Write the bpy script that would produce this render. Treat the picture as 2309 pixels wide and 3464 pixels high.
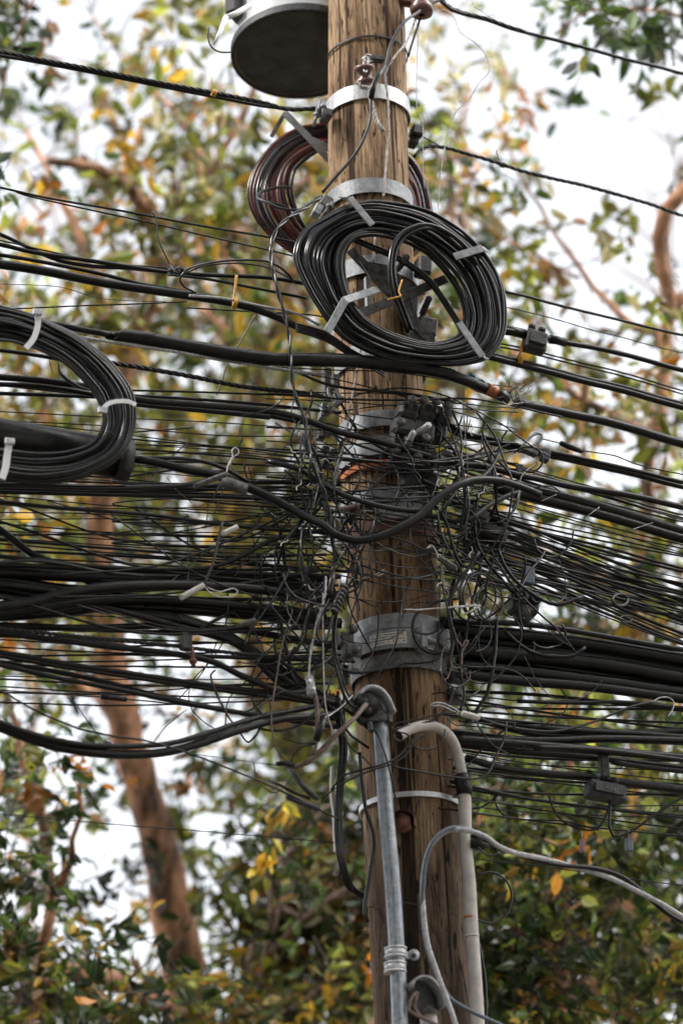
import bpy, math, random
from mathutils import Vector, Matrix
R=math.radians
rnd=random.Random(7)
scene=bpy.context.scene; col=scene.collection
for o in list(bpy.data.objects): bpy.data.objects.remove(o)
# ---------------------------------------------------------------- camera
W,H=2309.0,3464.0           # units in which the picture was measured
F=9343.0; DIST=8.6
PITCH,ROLL=24.5,-2.7
cam=bpy.data.cameras.new('Camera'); cam_ob=bpy.data.objects.new('Camera',cam); col.objects.link(cam_ob); scene.camera=cam_ob
cam.sensor_fit='VERTICAL'; cam.sensor_height=36; cam.sensor_width=24; cam.lens=F/H*36
cam.clip_start=.1; cam.clip_end=600
CM=Matrix.Translation((0,-DIST,1.6))@Matrix.Rotation(R(90+PITCH),4,'X')@Matrix.Rotation(R(ROLL),4,'Z')
cam_ob.matrix_world=CM
cam.dof.use_dof=True; cam.dof.focus_distance=9.35; cam.dof.aperture_fstop=1.5; cam.dof.aperture_blades=9
# ---------------------------------------------------------------- light
SUN_EL,SUN_AZ=46,-72        # soft sun high, from the front left
w=bpy.data.worlds.new('World'); scene.world=w; w.use_nodes=True
nt=w.node_tree; bg=nt.nodes['Background']; sky=nt.nodes.new('ShaderNodeTexSky'); sky.sky_type='NISHITA'; sky.sun_disc=False
sky.sun_elevation=R(SUN_EL); sky.sun_rotation=R(180+SUN_AZ); sky.air_density=1.0; sky.dust_density=6; sky.ozone_density=1.5
hs=nt.nodes.new('ShaderNodeHueSaturation'); hs.inputs['Saturation'].default_value=.22
nt.links.new(sky.outputs[0],hs.inputs['Color']); nt.links.new(hs.outputs[0],bg.inputs['Color']); bg.inputs['Strength'].default_value=.15
sl=bpy.data.lights.new('Sun','SUN'); sl.energy=1.5; sl.angle=R(14); sl.color=(1,.95,.88)
so=bpy.data.objects.new('Sun',sl); col.objects.link(so)
d=Vector((math.sin(R(SUN_AZ))*math.cos(R(SUN_EL)),-math.cos(R(SUN_AZ))*math.cos(R(SUN_EL)),math.sin(R(SUN_EL))))
so.rotation_euler=d.to_track_quat('Z','Y').to_euler(); so.location=(0,0,30)
vs=scene.view_settings; scene.display_settings.display_device='sRGB'
vs.view_transform='Standard'; vs.look='None'; vs.gamma=1; vs.exposure=1.82
# ---------------------------------------------------------------- projection helpers (pixel of the survey -> point on the line of the street)
CROP={0:(0,0,1.4726),1:(600,0,.7653),2:(700,600,.7015),3:(0,550,.7015),4:(900,1200,.6378),5:(0,1300,.7015),6:(1400,1200,.5797),
 7:(1400,1850,.5797),8:(900,1950,.574),9:(1100,2700,.771),10:(0,2000,.7653),11:(0,2700,.7653),12:(1400,0,.5797),13:(1500,600,.5159),14:(0,0,.574),'s':(0,0,1)}
CO=CM.translation.copy()
def ray(u,v): return (CM.to_3x3()@Vector(((u-W/2)/F,-(v-H/2)/F,-1))).normalized()
def fwd(): return CM.to_3x3()@Vector((0,0,-1))
FW=fwd()
_r=ray(1333,2007); P0=CO+_r*((0-CO.y)/_r.y); P0=Vector((P0.x,0,0))
A=R(20); NRM=Vector((math.sin(A),-math.cos(A),0))
def at(u,v,off=0):
    r=ray(u,v); t=((P0-CO).dot(NRM)+off)/r.dot(NRM); return CO+r*t
def aty(u,v,dist):
    r=ray(u,v); return CO+r*(dist/r.dot(FW))
def mpp(p): return (p-CO).dot(FW)/F        # metres per survey pixel at p
def px(c,s):
    x0,y0,k=CROP[c]; out=[]
    for t in s.split():
        a,b=t.split(',')[:2]; out.append((x0+float(a)*k,y0+float(b)*k))
    return out
# ---------------------------------------------------------------- materials
MATS={}
def mat(name,base,rough=.5,metal=0,spec=.5,nscale=30,namt=.35,bump=0,bscale=60,second=None,coat=0,stretch=None,obj=True):
    m=bpy.data.materials.new(name); m.use_nodes=True; n=m.node_tree; b=n.nodes['Principled BSDF']; L=n.links
    b.inputs['Roughness'].default_value=rough; b.inputs['Metallic'].default_value=metal; b.inputs['Specular IOR Level'].default_value=spec
    tc=n.nodes.new('ShaderNodeTexCoord'); mp=n.nodes.new('ShaderNodeMapping'); L.new(tc.outputs['Object'],mp.inputs['Vector'])
    if stretch: mp.inputs['Scale'].default_value=stretch
    no=n.nodes.new('ShaderNodeTexNoise'); no.inputs['Scale'].default_value=nscale; no.inputs['Detail'].default_value=6; no.inputs['Roughness'].default_value=.65
    L.new(mp.outputs[0],no.inputs['Vector'])
    rp=n.nodes.new('ShaderNodeValToRGB'); rp.color_ramp.elements[0].position=.35; rp.color_ramp.elements[1].position=.68
    c2=second or tuple(min(1,c*(1+namt)) for c in base); c1=tuple(c*(1-namt) for c in base)
    rp.color_ramp.elements[0].color=(*c1,1); rp.color_ramp.elements[1].color=(*c2,1)
    L.new(no.outputs['Fac'],rp.inputs['Fac']); L.new(rp.outputs[0],b.inputs['Base Color'])
    mr=n.nodes.new('ShaderNodeMapRange'); mr.inputs['To Min'].default_value=max(.05,rough-.15); mr.inputs['To Max'].default_value=min(1,rough+.2)
    L.new(no.outputs['Fac'],mr.inputs['Value']); L.new(mr.outputs[0],b.inputs['Roughness'])
    if bump:
        nb=n.nodes.new('ShaderNodeTexNoise'); nb.inputs['Scale'].default_value=bscale; nb.inputs['Detail'].default_value=4
        L.new(mp.outputs[0],nb.inputs['Vector'])
        bp=n.nodes.new('ShaderNodeBump'); bp.inputs['Strength'].default_value=bump; bp.inputs['Distance'].default_value=.05 if 'bark' in name else .004
        L.new(nb.outputs['Fac'],bp.inputs['Height']); L.new(bp.outputs[0],b.inputs['Normal'])
    MATS[name]=m; return m
mat('rubber',(.0035,.0035,.0038),.33,spec=.32,namt=.4,nscale=25,second=(.010,.0098,.0095),bump=.2,bscale=40)
mat('gloss_rubber',(.004,.0043,.005),.20,spec=.5,namt=.3,nscale=12,second=(.010,.010,.012))
mat('grey_cable',(.024,.024,.027),.4,spec=.4,namt=.3,nscale=20)
mat('red_cable',(.055,.016,.013),.3,namt=.4,nscale=9,second=(.19,.045,.035))
mat('steel',(.25,.26,.275),.5,metal=.3,namt=.35,nscale=35,bump=.25,bscale=90)
mat('bright_steel',(.5,.5,.52),.38,metal=.4,namt=.2,nscale=45)
mat('old_steel',(.10,.10,.105),.6,metal=.45,namt=.5,nscale=50,second=(.2,.19,.185),bump=.4,bscale=120)
mat('dark_iron',(.03,.031,.033),.55,metal=.3,namt=.4,nscale=40,second=(.07,.07,.075),bump=.5,bscale=120)
mat('strand',(.42,.42,.44),.45,metal=.3,namt=.3,nscale=60)
mat('dark_strand',(.010,.010,.011),.5,metal=.1,namt=.4,nscale=60)
mat('pale_wire',(.38,.34,.33),.5,namt=.35,nscale=30)
mat('brown_cable',(.13,.085,.07),.55,namt=.4,nscale=25,second=(.2,.145,.125))
mat('yellow_plastic',(.55,.27,.02),.45,namt=.25)
mat('orange_tape',(.42,.13,.04),.5,namt=.3,nscale=20)
mat('teal_tape',(.02,.09,.11),.4,namt=.3)
mat('rust',(.42,.10,.03),.75,namt=.5,nscale=40,second=(.65,.18,.05),bump=.5)
mat('rust_dark',(.10,.035,.02),.7,namt=.5,nscale=40,second=(.2,.08,.05),bump=.6)
mat('conduit_steel',(.26,.28,.31),.38,metal=.55,namt=.3,nscale=45,bump=.15,bscale=90)
mat('pvc',(.40,.37,.35),.45,namt=.22,nscale=14,bump=.1)
mat('porcelain',(.13,.06,.055),.25,namt=.3,nscale=10)
mat('white_plastic',(.75,.75,.78),.35,namt=.08)
mat('clear_plastic',(.35,.35,.37),.25,namt=.3,nscale=60)
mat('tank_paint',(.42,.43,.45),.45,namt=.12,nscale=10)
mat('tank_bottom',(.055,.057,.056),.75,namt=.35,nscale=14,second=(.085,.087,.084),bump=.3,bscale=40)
mat('slate_plastic',(.09,.11,.14),.5,namt=.25)
mat('pink_plastic',(.2,.09,.1),.5,namt=.2)
mat('label_paper',(.55,.53,.5),.6,namt=.2,nscale=80)
mat('ink',(.04,.04,.04),.6,namt=.1)
mat('bark',(.075,.035,.022),.9,namt=.7,nscale=6,second=(.58,.30,.17),bump=1,bscale=14,stretch=(1,1,.35))
mat('twig',(.035,.03,.02),.9,namt=.3,nscale=6)
mat('pale_bark',(.28,.20,.16),.85,namt=.35,nscale=6,bump=.6,bscale=18)
mat('dirt',(.07,.06,.045),.9,namt=.4,nscale=2,bump=.4)
def wood():
    m=bpy.data.materials.new('pole_wood'); m.use_nodes=True; n=m.node_tree; b=n.nodes['Principled BSDF']; L=n.links; N=n.nodes.new
    b.inputs['Roughness'].default_value=.85; b.inputs['Specular IOR Level'].default_value=.25
    tc=N('ShaderNodeTexCoord')
    def mp(s,rot=None):
        q=N('ShaderNodeMapping'); q.inputs['Scale'].default_value=s; L.new(tc.outputs['Object'],q.inputs['Vector']); return q
    def noise(vec,sc,det=6,ro=.6,dist=0):
        q=N('ShaderNodeTexNoise'); q.inputs['Scale'].default_value=sc; q.inputs['Detail'].default_value=det; q.inputs['Roughness'].default_value=ro; q.inputs['Distortion'].default_value=dist
        L.new(vec.outputs[0],q.inputs['Vector']); return q
    def ramp(src,p0,c0,p1,c1,out='Fac'):
        q=N('ShaderNodeValToRGB'); e=q.color_ramp.elements; e[0].position=p0; e[0].color=(*c0,1); e[1].position=p1; e[1].color=(*c1,1); L.new(src,q.inputs['Fac']); return q
    def mix(f,a,bb,mode='MIX'):
        q=N('ShaderNodeMix'); q.data_type='RGBA'; q.blend_type=mode
        if isinstance(f,float): q.inputs[0].default_value=f
        else: L.new(f,q.inputs[0])
        L.new(a,q.inputs[6]); L.new(bb,q.inputs[7]); return q.outputs[2]
    grain=noise(mp((1,1,.05)),130,5,.65)
    big=noise(mp((1,1,.3)),9,4)
    base=ramp(grain.outputs['Fac'],.34,(.085,.065,.05),.62,(.34,.27,.20))
    blot=ramp(big.outputs['Fac'],.38,(.45,.38,.33),.62,(1.1,1.08,1.05))
    c=mix(1.0,base.outputs[0],blot.outputs[0],'MULTIPLY')
    # shading by cables and trees put into the colour: darker low, brighter high
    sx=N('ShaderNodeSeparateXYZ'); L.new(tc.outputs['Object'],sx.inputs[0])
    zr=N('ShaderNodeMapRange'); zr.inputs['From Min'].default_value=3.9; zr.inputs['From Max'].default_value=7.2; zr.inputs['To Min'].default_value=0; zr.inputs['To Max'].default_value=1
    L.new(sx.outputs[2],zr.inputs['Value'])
    height_shade=ramp(zr.outputs[0],0,(.42,.39,.36),1,(1.65,1.45,1.22)); e_=height_shade.color_ramp.elements.new(.38); e_.color=(.88,.72,.55,1)
    c=mix(1.0,c,height_shade.outputs[0],'MULTIPLY')
    # short dark checks
    chk=noise(mp((1,1,.17)),75,3,.5,.3)
    ck=ramp(chk.outputs['Fac'],.585,(1,1,1),.64,(.12,.09,.07))
    gate=noise(mp((1,1,.8)),7,2)
    c=mix(1.0,c,ck.outputs[0],'MULTIPLY')
    lc=noise(mp((1,1,.012)),30,2,.4,.2)
    lk=ramp(lc.outputs['Fac'],.60,(1,1,1),.635,(.16,.12,.09))
    c=mix(1.0,c,lk.outputs[0],'MULTIPLY')
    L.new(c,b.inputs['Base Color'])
    bw=N('ShaderNodeRGBToBW'); L.new(c,bw.inputs[0])
    bp=N('ShaderNodeBump'); bp.inputs['Strength'].default_value=.8; bp.inputs['Distance'].default_value=.012; L.new(bw.outputs[0],bp.inputs['Height']); L.new(bp.outputs[0],b.inputs['Normal'])
    MATS['wood']=m
wood()
def leafmat():
    m=bpy.data.materials.new('leaf'); m.use_nodes=True; n=m.node_tree; L=n.links; N=n.nodes.new
    b=n.nodes['Principled BSDF']; out=n.nodes['Material Output']
    a=N('ShaderNodeAttribute'); a.attribute_name='leafcol'
    L.new(a.outputs['Color'],b.inputs['Base Color']); b.inputs['Roughness'].default_value=.45
    t=N('ShaderNodeBsdfTranslucent'); mu=N('ShaderNodeMix'); mu.data_type='RGBA'; mu.blend_type='MULTIPLY'; mu.inputs[0].default_value=1
    L.new(a.outputs['Color'],mu.inputs[6]); mu.inputs[7].default_value=(1.6,1.5,.9,1)
    L.new(mu.outputs[2],t.inputs['Color'])
    ms=N('ShaderNodeMixShader'); ms.inputs[0].default_value=.42; L.new(b.outputs[0],ms.inputs[1]); L.new(t.outputs[0],ms.inputs[2]); L.new(ms.outputs[0],out.inputs['Surface'])
    MATS['leaf']=m
leafmat()
# ---------------------------------------------------------------- mesh helpers
class MB:
    def __init__(s): s.v=[]; s.f=[]; s.flat=set()
    def add(s,v,f,smooth=True):
        k=len(s.v); s.v+= [tuple(p) for p in v]
        for q in f:
            if not smooth: s.flat.add(len(s.f))
            s.f.append([i+k for i in q])
    def build(s,name,m,parent=None):
        me=bpy.data.meshes.new(name); me.from_pydata(s.v,[],s.f); me.materials.append(MATS[m])
        fl=s.flat; me.polygons.foreach_set('use_smooth',[i not in fl for i in range(len(s.f))]); me.update()
        o=bpy.data.objects.new(name,me); col.objects.link(o)
        if parent: o.parent=parent; o.matrix_parent_inverse=parent.matrix_world.inverted() if False else Matrix.Translation(-parent.location)
        return o
def tag(o,label,cat,group=None,kind=None):
    o['label']=label; o['category']=cat
    if group: o['group']=group
    if kind: o['kind']=kind
    return o
def empty(name,loc,label,cat,group=None):
    o=bpy.data.objects.new(name,None); o.empty_display_size=.05; col.objects.link(o); o.location=Vector(loc)
    return tag(o,label,cat,group)
def catmull(P,step,closed=False):
    n=len(P)
    if n==2 and not closed:
        k=max(1,int((P[1]-P[0]).length/step)); return [P[0].lerp(P[1],i/k) for i in range(k+1)]
    out=[]; segs=n if closed else n-1
    for i in range(segs):
        p1=P[i]; p2=P[(i+1)%n]
        p0=P[(i-1)%n] if (closed or i>0) else p1*2-p2
        p3=P[(i+2)%n] if (closed or i<n-2) else p2*2-p1
        k=max(1,int((p2-p1).length/step))
        def tj(a,b,t): return t+max(1e-6,(b-a).length)**.5
        t0=0; t1=tj(p0,p1,t0); t2=tj(p1,p2,t1); t3=tj(p2,p3,t2)
        for j in range(k):
            t=t1+(t2-t1)*j/k
            A1=p0*((t1-t)/(t1-t0))+p1*((t-t0)/(t1-t0)); A2=p1*((t2-t)/(t2-t1))+p2*((t-t1)/(t2-t1)); A3=p2*((t3-t)/(t3-t2))+p3*((t-t2)/(t3-t2))
            B1=A1*((t2-t)/(t2-t0))+A2*((t-t0)/(t2-t0)); B2=A2*((t3-t)/(t3-t1))+A3*((t-t1)/(t3-t1))
            out.append(B1*((t2-t)/(t2-t1))+B2*((t-t1)/(t2-t1)))
    if not closed: out.append(P[-1].copy())
    return out
def frames(P,closed=False):
    n=len(P); T=[]
    for i in range(n):
        a=P[i-1] if (i>0 or closed) else P[0]; b=P[(i+1)%n] if (i<n-1 or closed) else P[-1]
        t=(b-a); T.append(t.normalized() if t.length>1e-9 else Vector((1,0,0)))
    up=Vector((0,0,1)) if abs(T[0].z)<.9 else Vector((0,-1,0))
    N_=[]; nn=(up-T[0]*up.dot(T[0])).normalized()
    for t in T:
        nn=nn-t*nn.dot(t)
        nn=nn.normalized() if nn.length>1e-6 else t.orthogonal().normalized()
        N_.append(nn.copy())
    return T,N_
def tube(mb,P,r,sides=8,closed=False,caps=True):
    T,N_=frames(P,closed); n=len(P); V=[]; Fc=[]
    for i in range(n):
        rr=r[i] if isinstance(r,list) else r; b=T[i].cross(N_[i])
        for k in range(sides):
            a=2*math.pi*k/sides; V.append(P[i]+(N_[i]*math.cos(a)+b*math.sin(a))*rr)
    for i in range(n if closed else n-1):
        j=(i+1)%n
        for k in range(sides):
            k2=(k+1)%sides; Fc.append([i*sides+k,i*sides+k2,j*sides+k2,j*sides+k])
    if caps and not closed: Fc.append(list(range(sides))[::-1]); Fc.append([(n-1)*sides+k for k in range(sides)])
    mb.add(V,Fc)
def twist(mb,P,r,strands,pitch,sides=5,core=None):
    core=core or {2:.5,3:.46,6:.34}.get(strands,.4)
    T,N_=frames(P); L=0; paths=[[] for _ in range(strands)]
    for i in range(len(P)):
        if i: L+=(P[i]-P[i-1]).length
        b=T[i].cross(N_[i]); rr=r[i] if isinstance(r,list) else r
        for s in range(strands):
            a=2*math.pi*(s/strands+L/pitch); paths[s].append(P[i]+(N_[i]*math.cos(a)+b*math.sin(a))*rr*(1-core))
    for p in paths: tube(mb,p,[(r[i] if isinstance(r,list) else r)*core*1.12 for i in range(len(P))],sides)
def rsm(vals,n,m):
    return [vals[0] if len(vals)==1 else (lambda x:(vals[int(x)]*(1-x+int(x))+vals[min(int(x)+1,len(vals)-1)]*(x-int(x))))(i/(n-1)*(len(vals)-1)) for i in range(n)] if n>1 else [vals[0]]
def lift(pts,off):
    o=off if isinstance(off,(list,tuple)) else [off]
    offs=rsm(list(o),len(pts),0); return [at(u,v,offs[i]) for i,(u,v) in enumerate(pts)]
def extend(pts):
    p=list(pts)
    if p[0][0]<=2: a,b=p[0],p[1]; k=1300/max(1,abs(a[0]-b[0])); p.insert(0,(a[0]+(a[0]-b[0])*k,a[1]+(a[1]-b[1])*k*.8))
    if p[0][0]>=2305: a,b=p[0],p[1]; k=1300/max(1,abs(a[0]-b[0])); p.insert(0,(a[0]+(a[0]-b[0])*k,a[1]+(a[1]-b[1])*k*.8))
    if p[-1][0]>=2305 or p[-1][0]<=2: a,b=p[-1],p[-2]; k=1300/max(1,abs(a[0]-b[0])); p.append((a[0]+(a[0]-b[0])*k,a[1]+(a[1]-b[1])*k*.8))
    return p
def cable(c,s,r,off,label,m='rubber',name='cable',cat='cable',group=None,tw=0,pitch=12,parent=None,step=None,ext=True,sides=None,closed=False):
    pts=px(c,s) if isinstance(s,str) else list(s)
    if ext and not closed: pts=extend(pts)
    P3=lift(pts,off); k=mpp(P3[len(P3)//2])
    rl=r if isinstance(r,(list,tuple)) else [r]
    st=step or (max(8,min(30,rl[0]*3))*k if not tw else max(rl)*1.3*k)
    P=catmull(P3,st,closed); rr=[x*k for x in rsm(list(rl),len(P),0)]
    mb=MB()
    if tw: twist(mb,P,rr,tw,pitch*rl[0]*k,5)
    else: tube(mb,P,rr,sides or (6 if rl[0]<5 else 10),closed)
    o=mb.build(name,m,parent)
    if not parent: tag(o,label,cat,group)
    return o
def box(mb,c,x,y,z,sx,sy,sz,bev=.12):
    # bevelled box: centre, axes, sizes
    b=min(sx,sy,sz)*bev; V=[];
    def pt(a,bb,cc): return c+x*a+y*bb+z*cc
    hx,hy,hz=sx/2,sy/2,sz/2; idx={}
    for i in (-1,1):
        for j in (-1,1):
            for k in (-1,1):
                for ax in range(3):
                    q=[i*(hx-b),j*(hy-b),k*(hz-b)]; q[ax]=(i*hx,j*hy,k*hz)[ax]; idx[(i,j,k,ax)]=len(V); V.append(pt(*q))
    Fc=[]
    for ax in range(3):
        o1,o2=[q for q in range(3) if q!=ax]
        for s in (-1,1):
            f=[]
            for a,bb in ((-1,-1),(1,-1),(1,1),(-1,1)):
                t=[0,0,0]; t[ax]=s; t[o1]=a; t[o2]=bb; f.append(idx[(*t,ax)])
            Fc.append(f)
    for ax in range(3):      # edges along ax
        o1,o2=[q for q in range(3) if q!=ax]
        for a in (-1,1):
            for bb in (-1,1):
                f=[]
                for s,which in ((-1,o1),(1,o1),(1,o2),(-1,o2)):
                    t=[0,0,0]; t[ax]=s; t[o1]=a; t[o2]=bb; f.append(idx[(*t,which)])
                Fc.append(f)
    for i in (-1,1):
        for j in (-1,1):
            for k in (-1,1): Fc.append([idx[(i,j,k,a)] for a in range(3)])
    mb.add(V,Fc,False)
def prism(mb,pts,off,thick,m=None):
    # outline (survey pixels) standing at an offset with a real thickness
    a=[at(u,v,off) for u,v in pts]; b=[p-NRM*thick for p in a]; n=len(a)
    mb.add(a+b,[list(range(n))[::-1],list(range(n,2*n))]+[[i,(i+1)%n,n+(i+1)%n,n+i] for i in range(n)],False)
def strip(mb,pts,off,wd,th=.004,offs=None):
    # flat bent metal strap through survey pixels, width wd (pixels) in the view plane
    P=lift(pts,offs if offs else off); k=mpp(P[0])
    P=catmull(P,wd*k*.6) if len(P)>2 else P
    n=len(P); V=[]; Fc=[]
    for i in range(n):
        t=(P[min(i+1,n-1)]-P[max(i-1,0)]).normalized(); s=t.cross(NRM).normalized()*wd*k/2; f=NRM*th/2
        V+=[P[i]-s+f,P[i]+s+f,P[i]+s-f,P[i]-s-f]
    for i in range(n-1):
        for a in range(4): b=(a+1)%4; Fc.append([i*4+a,i*4+b,(i+1)*4+b,(i+1)*4+a])
    Fc+= [[3,2,1,0],[n*4-4,n*4-3,n*4-2,n*4-1]]
    mb.add(V,Fc,False)
def bolt(mb,c,ax,r,L,headr=None):
    ax=ax.normalized(); tube(mb,[c,c+ax*L],r,8); h=headr or r*1.9
    tube(mb,[c+ax*L*.62,c+ax*(L*.62+h*.9)],h,6)
XA=Vector((math.cos(A),math.sin(A),0)); ZA=Vector((0,0,1)); YA=-NRM
def rotaxes(deg):
    c,s=math.cos(R(deg)),math.sin(R(deg)); return XA*c-ZA*s, ZA*c+XA*s   # x axis turned clockwise in view by deg
# ---------------------------------------------------------------- ground and the pole
mb=MB(); mb.add([(-300,-300,0),(300,-300,0),(300,300,0),(-300,300,0)],[[0,1,2,3]],False)
g=mb.build('ground','dirt'); g['kind']='structure'
PC=[(0,1239,257),(350,1243,266),(700,1248,275),(1200,1281,287),(2007,1334,304),(2777,1389,324),(3464,1437,345)]
def pole_at(v):
    for (a,ua,wa),(b,ub,wb) in zip(PC,PC[1:]):
        if v<=b or b==3464:
            t=(v-a)/(b-a); return ua+(ub-ua)*t, wa+(wb-wa)*t
pp=[]
for v in range(-1200,3600,60):
    u,wd=pole_at(v); c=at(u,v,0); pp.append((c,wd/2*mpp(c)))
low=pp[-1]; base=Vector((low[0].x+.02,low[0].y,-.05))
P=[q[0] for q in pp]; rr=[q[1] for q in pp]
nb=20
for i in range(1,nb+1): P.append(low[0].lerp(base,i/nb)); rr.append(low[1]+.03*i/nb)
mb=MB(); SID=64; V=[];Fc=[]
for i,(c,r) in enumerate(zip(P,rr)):
    for k in range(SID):
        a=2*math.pi*k/SID
        q=r*(1+.010*math.sin(3*a+c.z*.8)+.006*math.sin(7*a-c.z*1.3)+.004*math.sin(17*a+2*math.sin(c.z*2)))
        V.append((c.x+q*math.cos(a),c.y+q*math.sin(a),c.z))
for i in range(len(P)-1):
    for k in range(SID):
        k2=(k+1)%SID; Fc.append([i*SID+k,i*SID+k2,(i+1)*SID+k2,(i+1)*SID+k])
Fc.append(list(range(SID))); mb.add(V,Fc)
pole=empty('utility_pole',(base.x,base.y,0),'tall weathered round wooden utility pole carrying all the wires','pole')
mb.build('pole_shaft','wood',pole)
def ring(mb,v,h,gap=.006,th=.006,a0=0,a1=360,tilt=0,n=56):
    u,wd=pole_at(v); c=at(u,v,0); r=wd/2*mpp(c)*1.018+gap; V=[];Fc=[]
    full=abs(a1-a0)>=360; m=n if full else n+1
    for i in range(m):
        a=R(a0+(a1-a0)*i/n); dx,dy=math.cos(a),math.sin(a); z=c.z+dx*r*math.tan(R(tilt))
        for rr_,zz in ((r,-h/2),(r+th,-h/2),(r+th,h/2),(r,h/2)): V.append((c.x+dx*rr_,c.y+dy*rr_,z+zz))
    for i in range(m if full else m-1):
        j=(i+1)%m
        for a in range(4): b=(a+1)%4; Fc.append([i*4+a,i*4+b,j*4+b,j*4+a][::-1])
    if not full: Fc+=[[0,1,2,3],[m*4-1,m*4-2,m*4-3,m*4-4]]
    mb.add(V,Fc,False)
    return c,r+th
def onpole(v,ang,extra=0.0,dz=0):
    u,wd=pole_at(v); c=at(u,v,0); r=wd/2*mpp(c)*1.018+extra; a=R(ang); dr=Vector((math.cos(a),math.sin(a),0)); return c+dr*r+Vector((0,0,dz)),dr
# seams of the pole: rusty bolt head and nail
hb=empty('rusty_bolt',onpole(2840,-95)[0],'rusty hooded bolt cap on the pole front above the steel cable loop','bolt')
p,dr=onpole(2840,-100)
mb=MB(); tube(mb,[p-dr*.03,p+dr*.035],.03,6); mb.build('bolt_nut','rust_dark',hb)
mb=MB(); mb.add(*(lambda n=14:([p+dr*.012+Vector((math.cos(R(200-220*i/n))*.042,0,math.sin(R(200-220*i/n))*.036)) +dr*e for i in range(n+1) for e in (-.02,.035)],[[2*i,2*i+1,2*i+3,2*i+2] for i in range(n)]))()); mb.build('bolt_hood','rust_dark',hb)
# ---------------------------------------------------------------- trees beyond the pole
TREES=[]
def tree(name,label,dist,limbs,leafpal,bark='bark'):
    # limbs: lists of (x,y,radius) in overview pixels, first one is the trunk whose first point continues down to the ground
    k=1.4726; T=dict(name=name,label=label,dist=dist,nodes=[],pal=leafpal,twigs=MB(),leaf=MB(),lc=[])
    mb=MB(); base=None; jr=random.Random(len(TREES)+3)
    for li,L in enumerate(limbs):
        P=[];rr=[]
        for i,q in enumerate(L):
            dd=dist+(q[3] if len(q)>3 else 0); p=aty(q[0]*k,q[1]*k,dd); P.append(p); rr.append(q[2]*k*dd/F)
        if li==0:
            b=P[0].copy(); b.z=0; b.x+=(b.x-CO.x)*.02; P.insert(0,b); rr.insert(0,rr[0]*1.25); base=b
        Q=catmull(P,.12); rq=rsm(rr,len(Q),0); 
        for i in range(1,len(Q)-1): Q[i]=Q[i]+Vector((jr.gauss(0,.012),jr.gauss(0,.012),0)); rq[i]*=1+jr.gauss(0,.05)
        tube(mb,Q,rq,12)
        for p,r_ in zip(Q[::2],rq[::2]):
            if p.z>1.5: T['nodes'].append((p,r_))
    e=empty(name,base,label,'tree'); e['label']=label
    T['empty']=e; T['trunkmb']=mb; T['bark']=bark; TREES.append(T); return T
OL=(.125,.13,.025); YE=(.34,.22,.035); OR=(.36,.15,.03); BR=(.17,.10,.055); PA=(.30,.27,.17); DG=(.022,.042,.014); MG=(.065,.105,.028); LG=(.21,.245,.06); PK=(.33,.20,.15)
def pal_for(x,y):
    # colours of the foliage by the tree's own part: sunned yellowing tops, evergreen undergrowth
    if y>1500 and x>1040: return [(DG,3.5),(MG,4.5),(LG,5),(YE,1),(OR,.3),(PK,.4),(OL,3)]
    if y>2050 and x>430: return [(OL,3),(MG,2),(LG,4),(YE,3),(OR,.9),(PA,1.5),(DG,1.5)]
    if y>1550: return [(DG,4.5),(MG,3.5),(LG,1.5),(OR,.5),(YE,1),(OL,2.5),(BR,1)]
    if y>1150: return [(OL,5),(YE,3),(MG,2.5),(LG,3),(BR,1.8),(OR,.4),(DG,2)]
    if y<320 and (x<170 or x>1230): return [(DG,5),(MG,3),(OL,2)]
    return [(OL,6),(YE,4),(OR,.5),(BR,1.5),(PA,2.4),(PK,1),(MG,2.5),(LG,4)]
T1=tree('leaning_tree','tall tree with mottled brown trunk rising at the lower left behind the sagging cable',15.5,[
 [(452,2420,104),(398,2100,86),(342,1860,78),(286,1660,74),(248,1450,66),(232,1180,50),(290,860,40),(370,620,32),(470,430,21),(560,250,10),(640,60,5)],
 [(300,840,22,0),(210,640,14,.3),(150,470,9,.5),(60,300,6,.8)],
 [(380,600,20),(320,450,17,-.3),(230,395,14,-.6),(110,370,10,-.8)],
 [(225,1180,22),(120,1000,14,.4),(40,850,9,.6),(-80,700,6,.8)],
 [(470,430,12),(430,300,8,.4),(300,150,5,.8),(210,30,3,1)],
 [(370,620,14),(520,560,10,-.5),(700,420,7,-.6),(760,330,4,-.6)],
 [(285,1660,20),(180,1560,14,.5),(60,1480,9,.8),(-90,1430,5,1)]],None)
T2=tree('forked_tree','bare forked grey brown trunk at the far right edge under open sky',14.5,[
 [(1440,2420,46),(1450,1900,40),(1470,1400,30),(1500,1000,22),(1528,780,20),(1540,700,20),(1512,610,15),(1508,545,14),(1530,490,15),(1580,430,17),(1700,300,18),(1760,60,12)],
 [(1528,720,18),(1560,690,15),(1640,620,10,.4)],
 [(1528,790,16),(1400,700,9,.4),(1290,560,6,.6),(1210,430,4,.8),(1130,260,3,.9)],
 [(1700,300,9),(1600,60,6,-.4),(1480,20,5,-.7),(1340,30,4,-.8),(1270,80,3,-.8)],
 [(1490,1000,18),(1350,930,11,-.4),(1200,830,7,-.6),(1080,760,4,-.6)],
 [(1470,1400,16),(1330,1300,10,-.3),(1180,1230,6,-.5)],
 [(1330,640,5,.5),(1180,560,4,.6),(1040,450,3,.7),(1000,330,2,.7)]],None)
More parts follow.
